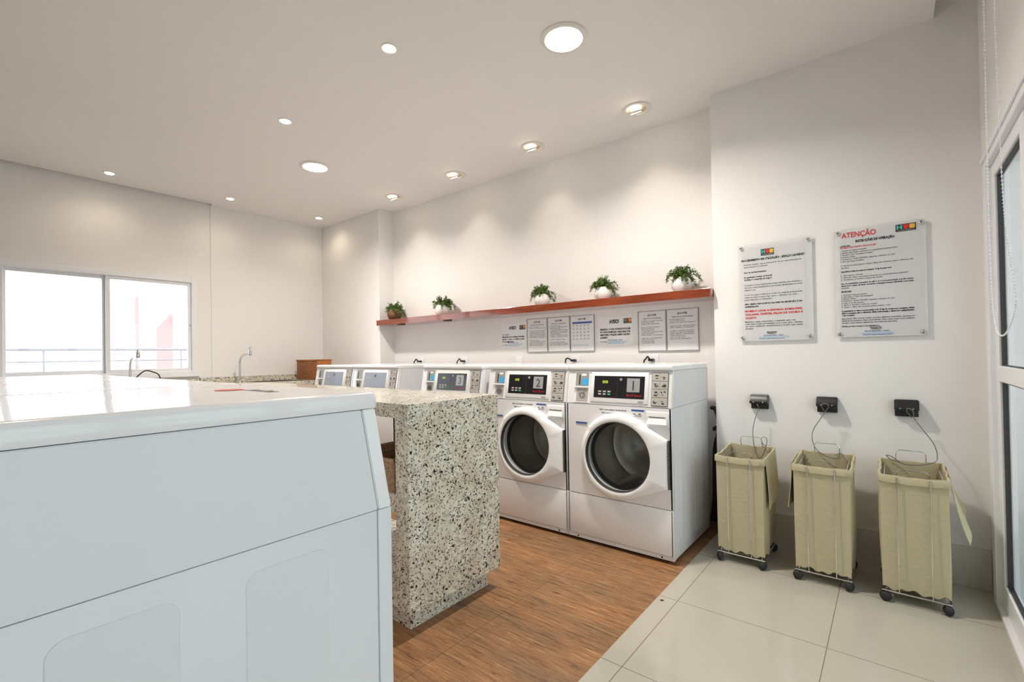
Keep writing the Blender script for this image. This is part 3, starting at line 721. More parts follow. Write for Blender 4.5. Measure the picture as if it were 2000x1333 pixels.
box(b, SX0, SX1, SY0, SY1, .755, .760); box(b, SX0, SX0+.004, SY0, SY1, .76, .932); box(b, SX1-.004, SX1, SY0, SY1, .76, .932); box(b, SX0, SX1, SY0, SY0+.004, .76, .932); box(b, SX0, SX1, SY1-.004, SY1, .76, .932)
tag(obj('sink', b, M['steel']), 'stainless steel sink basin sunk in the far granite counter beside the chrome tap', 'sink')
def faucet(label, x, y, h=.28, dx=.28):
    t = thing('faucet', label, 'faucet', (x, y, .93), 0)
    b = nb(); lathe(b, [(.024, 0), (.024, .012), (.013, .02), (.013, .05)], (0, 0, 0), 20); obj('base', b, M['chrome'], t, True)
    b = nb(); tube(b, [(0, 0, .04), (0, 0, h*.70), (.01, 0, h*.86), (.05, .0, h*1.0), (.12, 0, h*1.07), (.20, 0, h*1.1), (dx-.02, 0, h*1.12)], .010, 12, smooth=6); obj('spout', b, M['chrome'], t, True)
    b = nb(); lathe(b, [(.014, -.03), (.017, -.02), (.017, .022), (.012, .03)], (dx-.01, 0, h*1.15), 16); obj('aerator', b, M['chrome'], t, True)
    b = nb(); tube(b, [(dx-.01, 0, h*1.15+.025), (dx-.03, 0, h*1.15+.05), (dx+.03, 0, h*1.15+.06)], .005, 8); obj('lever', b, M['chrome'], t, True)
faucet('tall chrome tap rising from the far sink counter, beside the steel sink', -5.60, 2.15)
faucet('chrome tap standing in front of the bright window', -5.60, 1.19, .27)
b = nb(); tube(b, [(-5.55, 1.20, 1.0), (-5.52, 1.28, 1.085), (-5.5, 1.34, 1.075), (-5.5, 1.39, 1.04), (-5.5, 1.41, .935)], .006, 8, smooth=6)
tag(obj('hose', b, M['rubber'], None, True), 'dark curved hose beside the tap at the window', 'hose')
b = nb()

# ------------------------------------------------------------------ shelf and plants
b = nb(); box(b, -4.505, -.899, 3.16, YR-.001, 1.534, 1.592, .002); tag(obj('wall_shelf', b, M['shelf']), 'long reddish wooden shelf fixed across the back wall above the washers', 'shelf')
for i, x in enumerate((-4.139, -3.411)):
    b = nb(); lathe(b, [(.045, 0), (.045, -.006), (.03, -.008)], (x, 3.22, 1.5335), 20)
    tag(obj('shelf_bracket', b, M['gasket'], None, True), ['round dark plate under the shelf, below the brown pot', 'round dark plate under the shelf, below the second pot from the left'][i], 'bracket')
def plant(label, x, y, z, brown, seed, s=1):
    rnd = random.Random(seed); t = thing('potted_plant', label, 'plant', (x, y, z), rnd.random(), 'small potted plants on the shelf')
    b = nb()
    R = .066*s
    if brown: prof = [(.035, 0), (.055, .012), (.070, .045), (.070, .065), (.058, .095), (.045, .105), (.040, .10), (.045, .085), (.0, .085)]
    else: prof = [(.032, 0), (.050, .006), (.064, .03), (.067, .055), (.058, .085), (.044, .100), (.040, .098), (.048, .084), (.0, .080)]
    lathe(b, [(r*s, h*s) for r, h in prof], (0, 0, 0), 36, 'z', False); obj('pot', b, M['potbrown'] if brown else M['pot'], t, True)
    st = nb(); lf = nb()
    for i in range(64):
        a = rnd.random()*2*PI; el = rnd.uniform(.02, 1.5); L_ = rnd.uniform(.045, .10)*s
        d = Vector((math.cos(a)*math.cos(el), math.sin(a)*math.cos(el), math.sin(el)))
        p0 = Vector((math.cos(a)*.015, math.sin(a)*.015, .085*s)); droop = (1-math.sin(el))*.06*s
        pts = [p0, p0+d*L_*.5+Vector((0, 0, .012)), p0+d*L_+Vector((0, 0, -droop*.4))]
        if rnd.random() < .3: pts.append(pts[-1]+Vector((math.cos(a)*.02, math.sin(a)*.02, -.035*s)))
        tube(st, pts, .0012, 4)
        cp = catmull(pts, 6)
        for p in cp[2:]:
            for q in range(5):
                n = Vector((rnd.gauss(0, 1), rnd.gauss(0, 1), rnd.gauss(0, 1)+.6)).normalized(); u = n.orthogonal().normalized()
                u = (Matrix.Rotation(rnd.random()*6.28, 3, n) @ u); w = n.cross(u); l = rnd.uniform(.007, .012)*s
                o_ = p+u*.002+Vector((rnd.gauss(0, .004), rnd.gauss(0, .004), rnd.gauss(0, .004)))
                vv = [lf.verts.new(o_), lf.verts.new(o_+u*l*.5+w*l*.45+n*.001), lf.verts.new(o_+u*l), lf.verts.new(o_+u*l*.5-w*l*.45+n*.001)]
                lf.faces.new(vv)
    so = obj('stems', st, M['stem'], t); obj('leaves', lf, M['leaf'], t)
PZ = 1.5925
plant('small leafy plant in a round brown woven pot at the left end of the shelf', -4.33, 3.28, PZ, True, 3, 1.15)
plant('leafy plant trailing from a white pot, second from the left on the shelf', -3.55, 3.28, PZ, False, 8, 1.1)
plant('leafy plant in a white pot at the middle of the shelf, above the three-sheet holder', -2.307, 3.28, PZ, False, 12, 1.0)
plant('leafy plant in a white pot, second from the right on the shelf', -1.73, 3.28, PZ, False, 21, 1.0)
plant('leafy plant in a white pot at the right end of the shelf', -1.123, 3.28, PZ, False, 33, 1.05)

# ------------------------------------------------------------------ signs
def logo(parent, x0, x1, z0, z1, y, lname='logo'):
    b = nb(); box(b, x0, x1, y-.0006, y, z0, z1); lg = obj(lname, b, M['ink'], parent)
    w, h = x1-x0, z1-z0; d = y-.0011; zb = z0+h*.30
    def X(f): return x0+w*f
    b = nb()   # teal H
    box(b, X(.05), X(.13), d, y, zb, z1-h*.1); box(b, X(.24), X(.33), d, y, zb, z1-h*.1); box(b, X(.13), X(.24), d, y, zb+h*.22, zb+h*.36); obj('letter_block', b, M['teal'], lg)
    b = nb()   # red shield
    box(b, X(.38), X(.64), d, y, zb+h*.2, z1-h*.08)
    lathe(b, [(w*.13, 0), (w*.13, -.0008)], (X(.51), d+.0005, zb+h*.22), 20, 'y'); obj('letter_block', b, M['red'], lg)
    b = nb(); box(b, X(.68), X(.88), d, y, zb, z1-h*.1)
    for zz in (zb+h*.16, zb+h*.44): lathe(b, [(h*.16, 0), (h*.16, -.0008)], (X(.88), d+.0005, zz), 16, 'y')
    obj('letter_block', b, M['yellow'], lg)
    b = nb(); text_mesh(b, 'ALUGUEL E SERVIÇOS', x0+w*.08, z0+h*.08, h*.16, lambda u, v: (u, d, v), .02, w*.84); obj('caption', b, M['lgrey'], lg)
    return lg
def lines(parent, spec, y, name='printed_text'):
    """spec rows: (text, x0, width, z, size, bold, material key)"""
    by = {}
    for s, x, w, z, size, bold, mk in spec:
        by.setdefault(mk, nb()); text_mesh(by[mk], s, x, z, size*1.12, lambda u, v: (u, y, v), bold+(.028 if size < .017 else 0), w)
    for mk, b in by.items(): obj({'ink': name, 'greyink': name, 'red': 'red_text', 'lblue': 'footer_text', 'dblue': 'footer_text'}.get(mk, name), b, M[mk], parent)
def standoffs(parent, pts, y0, y1):
    for x, z in pts:
        b = nb(); lathe(b, [(.006, y1-y0), (.006, .002), (.0095, .002), (.0095, -.007), (.006, -.010)], (x, y0, z), 20, 'y'); obj('standoff', b, M['chrome'], parent, True)
PX, PZ0 = -.740, 1.241
t = thing('acrylic_sign', 'clear acrylic rules sign with emblem at top centre, the left one above the hampers', 'sign', (0, YS-.014, 0))
b = nb(); box(b, -.740, -.346, -.004, 0, 1.241, 1.841, .001); obj('plate', b, M['plate'], t)
b = nb(); box(b, -.700, -.386, .0003, .0008, 1.262, 1.822); obj('sheet', b, M['paper'], t)
standoffs(t, [(-.722, 1.822), (-.364, 1.822), (-.722, 1.262), (-.364, 1.262)] , -.004, .014)
yy = -.0046; logo(t, -.612, -.541, 1.763, 1.803, -.0042)
L0 = -.708; LW = .310
rows = [('PROCEDIMENTO DE UTILIZAÇÃO - ESPAÇO LAUNDRY', -.722, .342, 1.738, .015, .03, 'ink'),
 ('Prezado usuário, siga as instruções de uso das máquinas do', L0, LW, 1.713, .0105, 0, 'greyink'), ('espaço laundry do condomínio.', L0, .135, 1.698, .0105, 0, 'greyink'),
 ('Horário de funcionamento', L0, .125, 1.664, .0115, .02, 'ink'), ('De segunda-feira a domingo, das 8h às 22h', L0, .155, 1.634, .0115, .02, 'ink'), ('As fichas são compradas na recepção', L0, .155, 1.619, .0115, .02, 'ink'),
 ('O usuário é responsável pelas peças deixadas nas máquinas e', L0, LW, 1.585, .0105, 0, 'greyink'), ('não nos responsabilizamos por peças danificadas no local', L0, LW, 1.570, .0105, 0, 'greyink'), ('durante o uso.', L0, .065, 1.555, .0105, 0, 'greyink'),
 ('O uso do espaço é feito por ordem de chegada na lavanderia', L0, LW, 1.524, .0105, 0, 'greyink'), ('retire as suas roupas logo após o término do ciclo', L0, .285, 1.509, .0105, 0, 'greyink'), ('para liberar a máquina.', L0, .155, 1.494, .0105, 0, 'greyink'),
 ('NÃO SERÃO DEVOLVIDOS VALORES NA RECEPÇÃO E NA', L0, LW, 1.466, .0115, .02, 'ink'), ('ADMINISTRAÇÃO.', L0, .080, 1.450, .0115, .02, 'ink'),
 ('PROIBIDO LAVAR ACESSÓRIOS, BORRACHAS,', L0, LW, 1.422, .0135, .03, 'red'), ('COLCHAS, TAPETES, PEÇAS DE COURO E', L0, LW, 1.401, .0135, .03, 'red'), ('CALÇADOS.', L0, .065, 1.380, .0135, .03, 'red'),
 ('Mantenha o espaço sempre limpo e organizado após o uso', L0, .275, 1.357, .0105, .01, 'greyink'), ('e não deixe roupas nas máquinas ou no cesto após o término', L0, LW, 1.343, .0105, .01, 'greyink'), ('do ciclo, evitando transtornos a todos que usam', L0, LW, 1.329, .0105, .01, 'greyink'), ('este espaço.', L0, .048, 1.315, .0105, .01, 'greyink'),
 ('Atenciosamente,', -.590, .056, 1.291, .0095, .02, 'ink'), ('Administração', -.586, .050, 1.283, .0085, .02, 'ink'),
 ('Rua da Lavanderia - Centro', -.606, .108, 1.271, .0085, .01, 'dblue'), ('www.espacolaundry.com.br  Tel. (11) 0000-0000', -.632, .162, 1.261, .0085, .01, 'lblue'), ('contato@espacolaundry.com.br', -.632, .140, 1.252, .0075, .01, 'dblue')]
lines(t, rows, yy)
t = thing('acrylic_sign', 'clear acrylic sign headed ATENÇÃO in red, the right one above the hampers', 'sign', (0, YS-.014, 0))
b = nb(); box(b, -.237, .150, -.004, 0, 1.247, 1.847, .001); obj('plate', b, M['plate'], t)
b = nb(); box(b, -.215, .125, .0003, .0008, 1.262, 1.832); obj('sheet', b, M['paper'], t)
standoffs(t, [(-.222, 1.829), (.132, 1.829), (-.222, 1.266), (.132, 1.266)], -.004, .014)
logo(t, .030, .112, 1.795, 1.833, -.0042)
A0, AW = -.212, .310
rows = [('ATENÇÃO', -.205, .153, 1.800, .036, .02, 'red'), ('INSTRUÇÕES DE OPERAÇÃO', -.142, .168, 1.769, .016, .03, 'ink'),
 ('LAVADORA', A0, .046, 1.751, .0105, .02, 'ink'), ('NÃO ABRIR A PORTA DURANTE O CICLO DE LAVAGEM', A0, .158, 1.742, .0095, .01, 'red'),
 ('1. Coloque as roupas na máquina', A0, .118, 1.726, .0095, 0, 'greyink'), ('2. Adicione sabão líquido e amaciante no compartimento da gaveta superior', A0, .250, 1.714, .0095, 0, 'greyink'), ('3. Escolha o ciclo de lavagem desejado', A0, .146, 1.702, .0095, 0, 'greyink'), ('4. Insira a ficha', A0, .068, 1.690, .0095, 0, 'greyink'), ('5. Pressione o botão INICIAR e aguarde o término do ciclo', A0, .238, 1.678, .0095, 0, 'greyink'), ('   e retire suas roupas da máquina', A0, .105, 1.666, .0095, 0, 'greyink'),
 ('O display mostra quanto tempo falta, em minutos, para o término do', A0, AW, 1.643, .0095, 0, 'greyink'), ('ciclo.', A0, .042, 1.630, .0095, 0, 'greyink'),
 ('Capacidade máxima de roupas por lavagem: 10 kg de peças secas', A0, .222, 1.609, .0105, .02, 'ink'),
 ('1. Roupas leves', A0, .100, 1.588, .0095, 0, 'greyink'), ('2. Adicionar sabão e amaciante somente nos compartimentos indicados', A0, .290, 1.576, .0095, 0, 'greyink'), ('3. Verifique os bolsos antes de iniciar', A0, .186, 1.564, .0095, 0, 'greyink'),
 ('Uso de quantidade excessiva de sabão não é recomendado e pode causar', A0, AW, 1.542, .0095, .02, 'ink'), ('danos na máquina de lavar, tornando a lavagem menos eficiente e as peças', A0, AW, 1.530, .0095, .02, 'ink'), ('manchadas.', A0, .038, 1.518, .0095, 0, 'greyink'),
 ('SECADORA', A0, .048, 1.497, .0115, .02, 'ink'),
 ('1. Coloque as roupas na secadora', A0, .115, 1.479, .0095, 0, 'greyink'), ('2. Escolha o ciclo de secagem', A0, .142, 1.468, .0095, 0, 'greyink'), ('3. Insira a ficha', A0, .064, 1.457, .0095, 0, 'greyink'), ('4. Pressione o botão INICIAR e aguarde o término do ciclo', A0, .232, 1.446, .0095, 0, 'greyink'), ('   O ciclo é de 45 minutos', A0, .102, 1.434, .0095, 0, 'greyink'), ('5. Após o término retire as roupas', A0, .158, 1.423, .0095, 0, 'greyink'), ('6. Limpe o filtro da secadora antes e após o uso', A0, .215, 1.411, .0095, 0, 'greyink'),
 ('A quantidade máxima recomendada é de 10 kg de roupas por secagem, acima', A0, AW, 1.389, .0100, .03, 'ink'), ('disso a secagem não é eficiente. Evite sobrecarga e danos ao equipamento', A0, AW, 1.377, .0100, .03, 'ink'), ('e às roupas.', A0, .060, 1.365, .0100, .03, 'ink'),
 ('Importante: Não colocar roupas com fios, plásticos, borrachas, espumas ou', A0, AW, 1.347, .0095, .01, 'greyink'), ('similares na secadora. Risco de incêndio. Não secar peças com resíduos', A0, AW, 1.335, .0095, .01, 'greyink'), ('de óleo ou produtos inflamáveis em nenhuma hipótese.', A0, .242, 1.323, .0095, .01, 'greyink'),
 ('Dúvidas: procure a recepção ou a administração.', A0, .168, 1.304, .0095, .02, 'ink'),
 ('Atenciosamente,', -.088, .052, 1.295, .0085, .02, 'ink'), ('Administração', -.085, .048, 1.286, .0085, .02, 'ink'),
 ('Rua da Lavanderia - Centro', -.110, .106, 1.275, .0085, .01, 'dblue'), ('www.espacolaundry.com.br  Tel. (11) 0000-0000', -.128, .142, 1.264, .0085, .01, 'lblue'), ('contato@espacolaundry.com.br', -.120, .130, 1.256, .0075, .01, 'dblue')]
lines(t, rows, yy)

def aviso(label, x0, x1, z0, z1, body, k):
    t = thing('paper_notice', label, 'notice', (0, YR-.001, 0), 0, 'notices on the back wall')
    b = nb(); box(b, x0, x1, -.0012, 0, z0, z1); obj('sheet', b, M['paper'], t)
    w = x1-x0; y = -.0018
    r = [('AVISO!', x0+w*.32, w*.29, z1-.052, .036, .05, 'ink')]
    z = z1-.105
    for s, f, bo in body: r.append((s, x0+.012, f*(w-.03), z, .0165, bo, 'ink')); z -= .022
    r.append(('Atenciosamente,', x0+.012, w*.2, z-.008, .011, 0, 'greyink'))
    r += [('Rua da Lavanderia - Centro', x0+w*.28, w*.42, z0+.036, .010, .02, 'dblue'), ('www.espacolaundry.com.br', x0+w*.15, w*.7, z0+.023, .011, .02, 'lblue'), ('contato@espacolaundry.com.br', x0+w*.25, w*.5, z0+.011, .010, .02, 'lblue')]
    lines(t, r, y); logo(t, x1-.075, x1-.008, z1-.058, z1-.018, y+.0006)
aviso('white AVISO notice on the back wall, left of the three-sheet holder', -2.877, -2.582, 1.252, 1.470, [('Caro usuário,', .33, 0), ('Mantenha as máquinas fechadas', 1, .03), ('após o uso e retire suas', 1, .03), ('roupas.', .55, .03)], 0)
aviso('white AVISO notice on the back wall between the two clear holders', -1.842, -1.550, 1.245, 1.470, [('PREZADO, O USO DE PRODUTOS EM', 1, .03), ('PÓ PODE DANIFICAR A MÁQUINA POR', 1, .03), ('GENTILEZA, UTILIZAR SABÃO LÍQUIDO', 1, .03), ('LAUNDRY.', .26, .04)], 1)
def holder(label, xs, z0, z1, labs, kinds):
    t = thing('acrylic_holder', label, 'sign holder', (0, YR-.001, 0), 0, 'clear holders on the back wall')
    b = nb(); box(b, xs[0], xs[-1], -.003, 0, z0, z1, .0006); obj('back_plate', b, M['acry'], t)
    b = nb()
    for x in xs: box(b, x-.0015 if x == xs[-1] else x, x if x == xs[-1] else x+.0015, -.0095, -.003, z0, z1)
    box(b, xs[0], xs[-1], -.0095, -.003, z0, z0+.0025); obj('pocket_edge', b, M['grey'], t)
    b = nb(); box(b, xs[0]+.002, xs[-1]-.002, -.0095, -.0085, z0+.003, z1-.012); obj('front_cover', b, M['cover'], t)
    for i in range(len(xs)-1):
        x0, x1 = xs[i]+.008, xs[i+1]-.008
        p = thing('paper_notice', labs[i], 'notice', (0, YR-.005, 0), 0, 'printed sheets in the clear holders')
        b = nb(); box(b, x0, x1, -.001, 0, z0+.006, z1-.008); obj('sheet', b, M['paper'], p)
        rnd = random.Random(i*7+len(xs)); w = x1-x0; y = -.0016; r = [('@ PLOTER', x0+w*.33, w*.34, z1-.040, .016, .03, 'greyink')]
        z = z1-.062; words = ['regras de uso da lavanderia', 'o usuário deve retirar as roupas', 'tempo do ciclo em minutos', 'não sobrecarregar a máquina', 'consulte a recepção do prédio', 'sabão líquido e amaciante']
        if kinds[i] == 'table':
            b = nb(); box(b, x0+.015, x1-.015, -.0016, -.001, z1-.072, z1-.056); obj('table_header', b, M['dblue'], p)
            z = z1-.092
            for q in range(5):
                for c in range(5): r.append((rnd.choice(['08', '12', '15', '20', '30']), x0+.018+c*(w-.04)/5, .016, z, .013, 0, 'greyink'))
                z -= .028
            r.append(('valores sujeitos a alteração', x0+.015, w*.7, z0+.05, .009, 0, 'lblue'))
        else:
            r.append((words[0], x0+w*.15, w*.7, z, .011, .01, 'greyink')); z -= .018
            while z > z0+.055:
                if rnd.random() > .16: r.append((rnd.choice(words), x0+.016, (w-.032)*rnd.choice([1, 1, .95, .6, .85]), z, .0095, .0, 'greyink'))
                z -= .0118
        lines(p, r, y)
holder('clear acrylic three-sheet holder on the back wall, right of the left AVISO notice', [-2.566, -2.342, -2.111, -1.878], 1.199, 1.503,
    ['left text sheet in the three-sheet acrylic holder', 'middle text sheet in the three-sheet acrylic holder', 'sheet with blue header and number table in the three-sheet holder'], ['t', 't', 'table'])
holder('clear acrylic two-sheet holder on the back wall above the rightmost washer', [-1.503, -1.284, -1.050], 1.189, 1.496,
    ['left text sheet in the two-sheet acrylic holder', 'right text sheet in the two-sheet acrylic holder'], ['t', 't'])

# ------------------------------------------------------------------ outlets and hoses behind the machines
labs = ['white wall outlet with arched black cord, behind the gap of the two right washers', 'white wall outlet with black plug, behind the rightmost washer', 'white wall outlet plate behind the third washer, no plug in it', 'white wall outlet with black plug behind the gap left of the third washer', 'white wall outlet with black plug behind the grey-panel machines']
for (x, hasplug, lb) in ((-2.06, 1, labs[0]), (-1.385, 1, labs[1]), (-2.66, 0, labs[2]), (-3.36, 1, labs[3]), (-4.03, 1, labs[4])):
    t = thing('wall_outlet', lb, 'outlet', (x, YR, 1.105), 0, 'outlets behind the machines')
    b = nb(); box(b, -.04, .04, -.008, 0, -.058, .058, .003); obj('cover_plate', b, M['alu'], t, True)
    if hasplug:
        b = nb(); box(b, -.028, .010, -.05, -.008, .012, .030, .004)
        tube(b, [(-.02, -.045, .022), (-.03, -.06, .034), (-.05, -.065, .038), (-.062, -.07, .01), (-.062, -.07, -.15)] if x == -2.06 else [(-.01, -.045, .02), (-.025, -.06, .045), (-.035, -.065, .03), (-.05, -.07, .0), (-.05, -.07, -.15)], .006, 8, smooth=5)
        obj('plug', b, M['black'], t, True)
b = nb(); tube(b, [(-.955, 3.33, .80), (-.925, 3.31, .79), (-.91, 3.33, .70), (-.925, 3.36, .62), (-.94, 3.33, .50), (-.95, 3.34, .2), (-.97, 3.34, .03)], .014, 10, smooth=6); tube(b, [(-.94, 3.30, .66), (-.915, 3.32, .64), (-.93, 3.36, .3), (-.95, 3.36, .02)], .012, 10, smooth=6)
tag(obj('drain_hose', b, M['rubber'], None, True), 'black hoses hanging in the gap between the rightmost washer and the wall corner', 'hose')

# ------------------------------------------------------------------ laundry baskets
def ball_caster(t, x, y, rnd):
    b = nb(); a = rnd.random()*PI
    lathe(b, [(.0, -.016), (.012, -.016), (.020, -.010), (.0235, -.003), (.0235, .003), (.020, .010), (.012, .016), (.0, .016)], (0, 0, 0), 20, 'x', False)
    bmesh.ops.rotate(b, verts=b.verts, cent=(0, 0, 0), matrix=Matrix.Rotation(a, 3, 'Z')); bmesh.ops.translate(b, verts=b.verts, vec=(x, y, .0236))
    o = obj('caster', b, M['rubber'], t, True)
    k = nb(); lathe(k, [(.005, .03), (.005, .055)], (x, y, 0), 10); obj('stem', k, M['chrome'], o, True)
def hamper(label, cxx, seed, flap, tilt=0):
    rnd = random.Random(seed); t = thing('laundry_hamper', label, 'laundry hamper', (cxx, 2.965, 0), tilt, 'wheeled laundry hampers')
    hw, hd = .118, .163
    for x in (-.108, .108):
        for y in (-.155, .155): ball_caster(t, x, y, rnd)
    b = nb()
    tube(b, [(-hw, -hd, .052), (hw, -hd, .052), (hw, hd, .052), (-hw, hd, .052)], .0042, 8, True)
    for x in (-hw, hw): tube(b, [(x, -hd, .052), (x, 0, .058), (x, hd, .052)], .0024, 6)
    obj('base_frame', b, M['chrome'], t, True)
    for sgn, zt, yt in ((-1, .612, -hd+.045), (1, .662, hd-.02)):
        b = nb(); y = sgn*(hd+.0075)
        y2 = sgn*abs(yt)
        pts = [(-.058, y, .052), (-.058, y, .585), (-.058, y2, zt-.03), (-.058, y2, zt-.015), (-.046, y2, zt), (.046, y2, zt), (.058, y2, zt-.015), (.058, y2, zt-.03), (.058, y, .585), (.058, y, .052)]
        tube(b, pts, .0021, 8); obj('wire_handle', b, M['chrome'], t, True)
    # side wires hidden in the hems
    b = nb()
    for x in (-hw+.014, hw-.014):
        tube(b, [(x, -hd+.018, .054), (x, -hd+.018, .575), (x, hd-.018, .59), (x, hd-.018, .054)], .0022, 6)
    obj('side_wire', b, M['chrome'], t, True)
    # canvas bag
    N, MZ = 88, 26
    def per(i, z, inset=0):
        f = (z-.07)/.54
        a, c = (hw+.001-inset)*(.985+.02*f), (hd-.004-inset)*(.97+.03*f)
        s = (i % N)/N*4; k = int(s); u = s-k; u = u*2-1
        x, y = [(u*a, -c), (a, u*c), (-u*a, c), (-a, -u*c)][k]
        fold = (1-abs(u)**6)*(.005*math.sin(u*4+z*5+seed+k*2)+.0025*math.sin(u*9+z*9+seed*2+k*2))*(.15+.85*(1-f*.8))
        bow = .012*(1-u*u)*math.sin(min(1, max(0, f))*PI)
        nx, ny = [(0, -1), (1, 0), (0, 1), (-1, 0)][k]
        # the front and back sag out less because the wires hold them
        q = .35 if k in (0, 2) else 1
        return x+nx*(fold*q+bow*q), y+ny*(fold*q*.5+bow*q*.3)
    def top(i):
        s = (i % N)/N*4; k = int(s); u = (s-k)*2-1
        return .592+(.016 if k == 2 else (.0 if k == 0 else .010*(u if k == 1 else -u)+.006))-.006*(1-u*u)
    b = nb(); rows = []
    for j in range(MZ+1):
        f = j/MZ; r = []
        for i in range(N):
            zt = top(i); s = (i % N)/N*4; lo = .066+.006*math.sin(i*.55+seed)*(1 if int(s) == 0 else .4)+.006*math.sin(i*1.3)
            z = lo+(zt-lo)*f; x, y = per(i, z); r.append(b.verts.new((x, y, z)))
        rows.append(r)
    for j in range(MZ+1):
        f = 1-j/MZ*.985; r = []
        for i in range(N):
            zt = top(i); z = .072+(zt-.072)*f+(.001 if j == 0 else 0); x, y = per(i, z, .004); r.append(b.verts.new((x, y, z)))
        rows.append(r)
    for a_, c_ in zip(rows, rows[1:]):
        for i in range(N): b.faces.new((a_[i], a_[(i+1) % N], c_[(i+1) % N], c_[i]))
    b.faces.new(rows[-1]); b.faces.new(rows[0])
    bmesh.ops.recalc_face_normals(b, faces=b.faces)
    bag = obj('canvas_bag', b, M['canvas'], t, True)
    # hem band, a folded tunnel round the rim
    b = nb(); R = []
    for d, dz in ((-.002, .003), (.005, .004), (.0085, -.004), (.0080, -.030), (.003, -.034), (-.002, -.032)):
        r = []
        for i in range(N):
            x, y = per(i, .6); zt = top(i); n = Vector((x/hw, y/hd)); s = (i % N)/N*4; k = int(s); nx, ny = [(0, -1), (1, 0), (0, 1), (-1, 0)][k]
            w_ = .0012*math.sin(i*.9+seed)
            r.append(b.verts.new((x+nx*(d+w_)+(.004 if abs(ny) else 0)*(1 if x > 0 else -1)*(abs(x)/hw > .93), y+ny*(d+w_), zt+dz+w_)))
        R.append(r)
    for a_, c_ in zip(R, R[1:]+R[:1]):
        for i in range(N): b.faces.new((a_[i], a_[(i+1) % N], c_[(i+1) % N], c_[i]))
    bmesh.ops.recalc_face_normals(b, faces=b.faces); obj('hem', b, M['canvas'], bag, True)
    # flap hanging outside over one side
    sx, drop, flare, yspan, skew = flap
    b = nb(); G = []
    nu, nv = 20, 22
    for side in (0, 1):
        g = []
        for j in range(nv+1):
            v = j/nv; r = []
            for i in range(nu+1):
                u = i/nu; y = yspan[0]+(yspan[1]-yspan[0])*u
                d = drop*(1-skew*u) if skew >= 0 else drop*(1+skew*(1-u))
                z = .598+.01*u-d*v
                x = sx*(hw+.010+flare*(v**1.4)+.006*math.sin(u*7+v*3+seed)*v + (.0025 if side else 0))
                if flare > .03: y = y+(v*v)*.02*(1-2*u)
                r.append(b.verts.new((x, y, z)))
            g.append(r)
        G.append(g)
    for g in G:
        for j in range(nv):
            for i in range(nu): b.faces.new((g[j][i], g[j][i+1], g[j+1][i+1], g[j+1][i]))
    for j in range(nv):
        for i in (0, nu): b.faces.new((G[0][j][i], G[0][j+1][i], G[1][j+1][i], G[1][j][i]))
    for i in range(nu):
        for j in (0, nv): b.faces.new((G[0][j][i], G[0][j][i+1], G[1][j][i+1], G[1][j][i]))
    bmesh.ops.recalc_face_normals(b, faces=b.faces); obj('flap', b, M['canvas'], bag, True)
    return t
hamper('beige canvas hamper nearest the washers, flap folded over its right side', -.668, 1, (1, .27, .022, (-.14, .13), .22))
hamper('middle beige canvas hamper on wheels, flap hanging at its left side', -.288, 5, (-1, .24, .012, (-.145, .10), .1))
hamper('beige canvas hamper nearest the glass door, pointed flap swinging out at its right side', .066, 9, (1, .30, .065, (-.08, .12), .35))

# coin lock boxes with cables
def coin_lock(label, x, cab, seed, lbl2):
    t = thing('coin_lock', label, 'coin lock', (x, YS, .865), 0, 'black coin locks above the hampers')
    b = nb(); box(b, -.048, .048, -.022, 0, -.042, .042, .003); obj('back_box', b, M['black'], t, True)
    b = nb()
    vs = [(0, .046), (-.030, .046), (-.062, .012), (-.064, -.004), (-.050, -.010), (0, -.004)]
    A = [[b.verts.new((xx, y, z)) for y, z in vs] for xx in (-.050, .050)]
    b.faces.new(A[0]); b.faces.new(A[1])
    for i in range(6): b.faces.new((A[0][i], A[0][(i+1) % 6], A[1][(i+1) % 6], A[1][i]))
    bmesh.ops.recalc_face_normals(b, faces=b.faces); bmesh.ops.bevel(b, geom=list(b.edges), offset=.004, segments=2, affect='EDGES')
    obj('hood', b, M['black'], t, True)
    for xx in (-.026, .026):
        b = nb(); lathe(b, [(.0035, -.002), (.0035, .003)], (xx, -.066, .003), 12, 'y'); obj('rivet', b, M['chrome'], t)
    b = nb(); tube(b, [(p[0], p[1], p[2]) for p in cab], .0022, 7, smooth=8)
    c = tag(obj('security_cable', b, M['cable'], None, True), lbl2, 'cable', 'steel cables from the coin locks')
def loop(cx_, y, cz_, rx, rz, tail):
    pass
c1 = [(-.640, 3.150, .858), (-.632, 3.140, .845), (-.630, 3.150, .825), (-.640, 3.14, .80), (-.655, 3.13, .74), (-.660, 3.12, .68), (-.652, 3.11, .61), (-.640, 3.10, .565), (-.615, 3.09, .545), (-.59, 3.10, .60), (-.582, 3.108, .655), (-.60, 3.112, .668), (-.612, 3.105, .655), (-.60, 3.10, .625), (-.585, 3.10, .618)]
c2 = [(-.300, 3.150, .835), (-.310, 3.142, .868), (-.290, 3.138, .880), (-.278, 3.142, .862), (-.295, 3.145, .830), (-.318, 3.14, .79), (-.350, 3.13, .73), (-.356, 3.12, .68), (-.340, 3.11, .63), (-.305, 3.10, .600), (-.265, 3.09, .588), (-.235, 3.09, .590), (-.215, 3.10, .60), (-.225, 3.12, .612), (-.25, 3.11, .602)]
c3 = [(.075, 3.150, .825), (.055, 3.142, .858), (.062, 3.138, .872), (.080, 3.142, .858), (.085, 3.145, .822), (.115, 3.14, .77), (.152, 3.13, .71), (.166, 3.12, .66), (.160, 3.11, .62), (.120, 3.09, .603), (.075, 3.08, .596), (.03, 3.08, .60), (-.005, 3.09, .625), (-.03, 3.10, .63), (-.015, 3.11, .61), (.02, 3.10, .60)]
coin_lock('black coin lock box on the wall above the hamper nearest the washers', -.636, c1, 1, 'thin steel cable hanging from the left coin lock into the hamper nearest the washers')
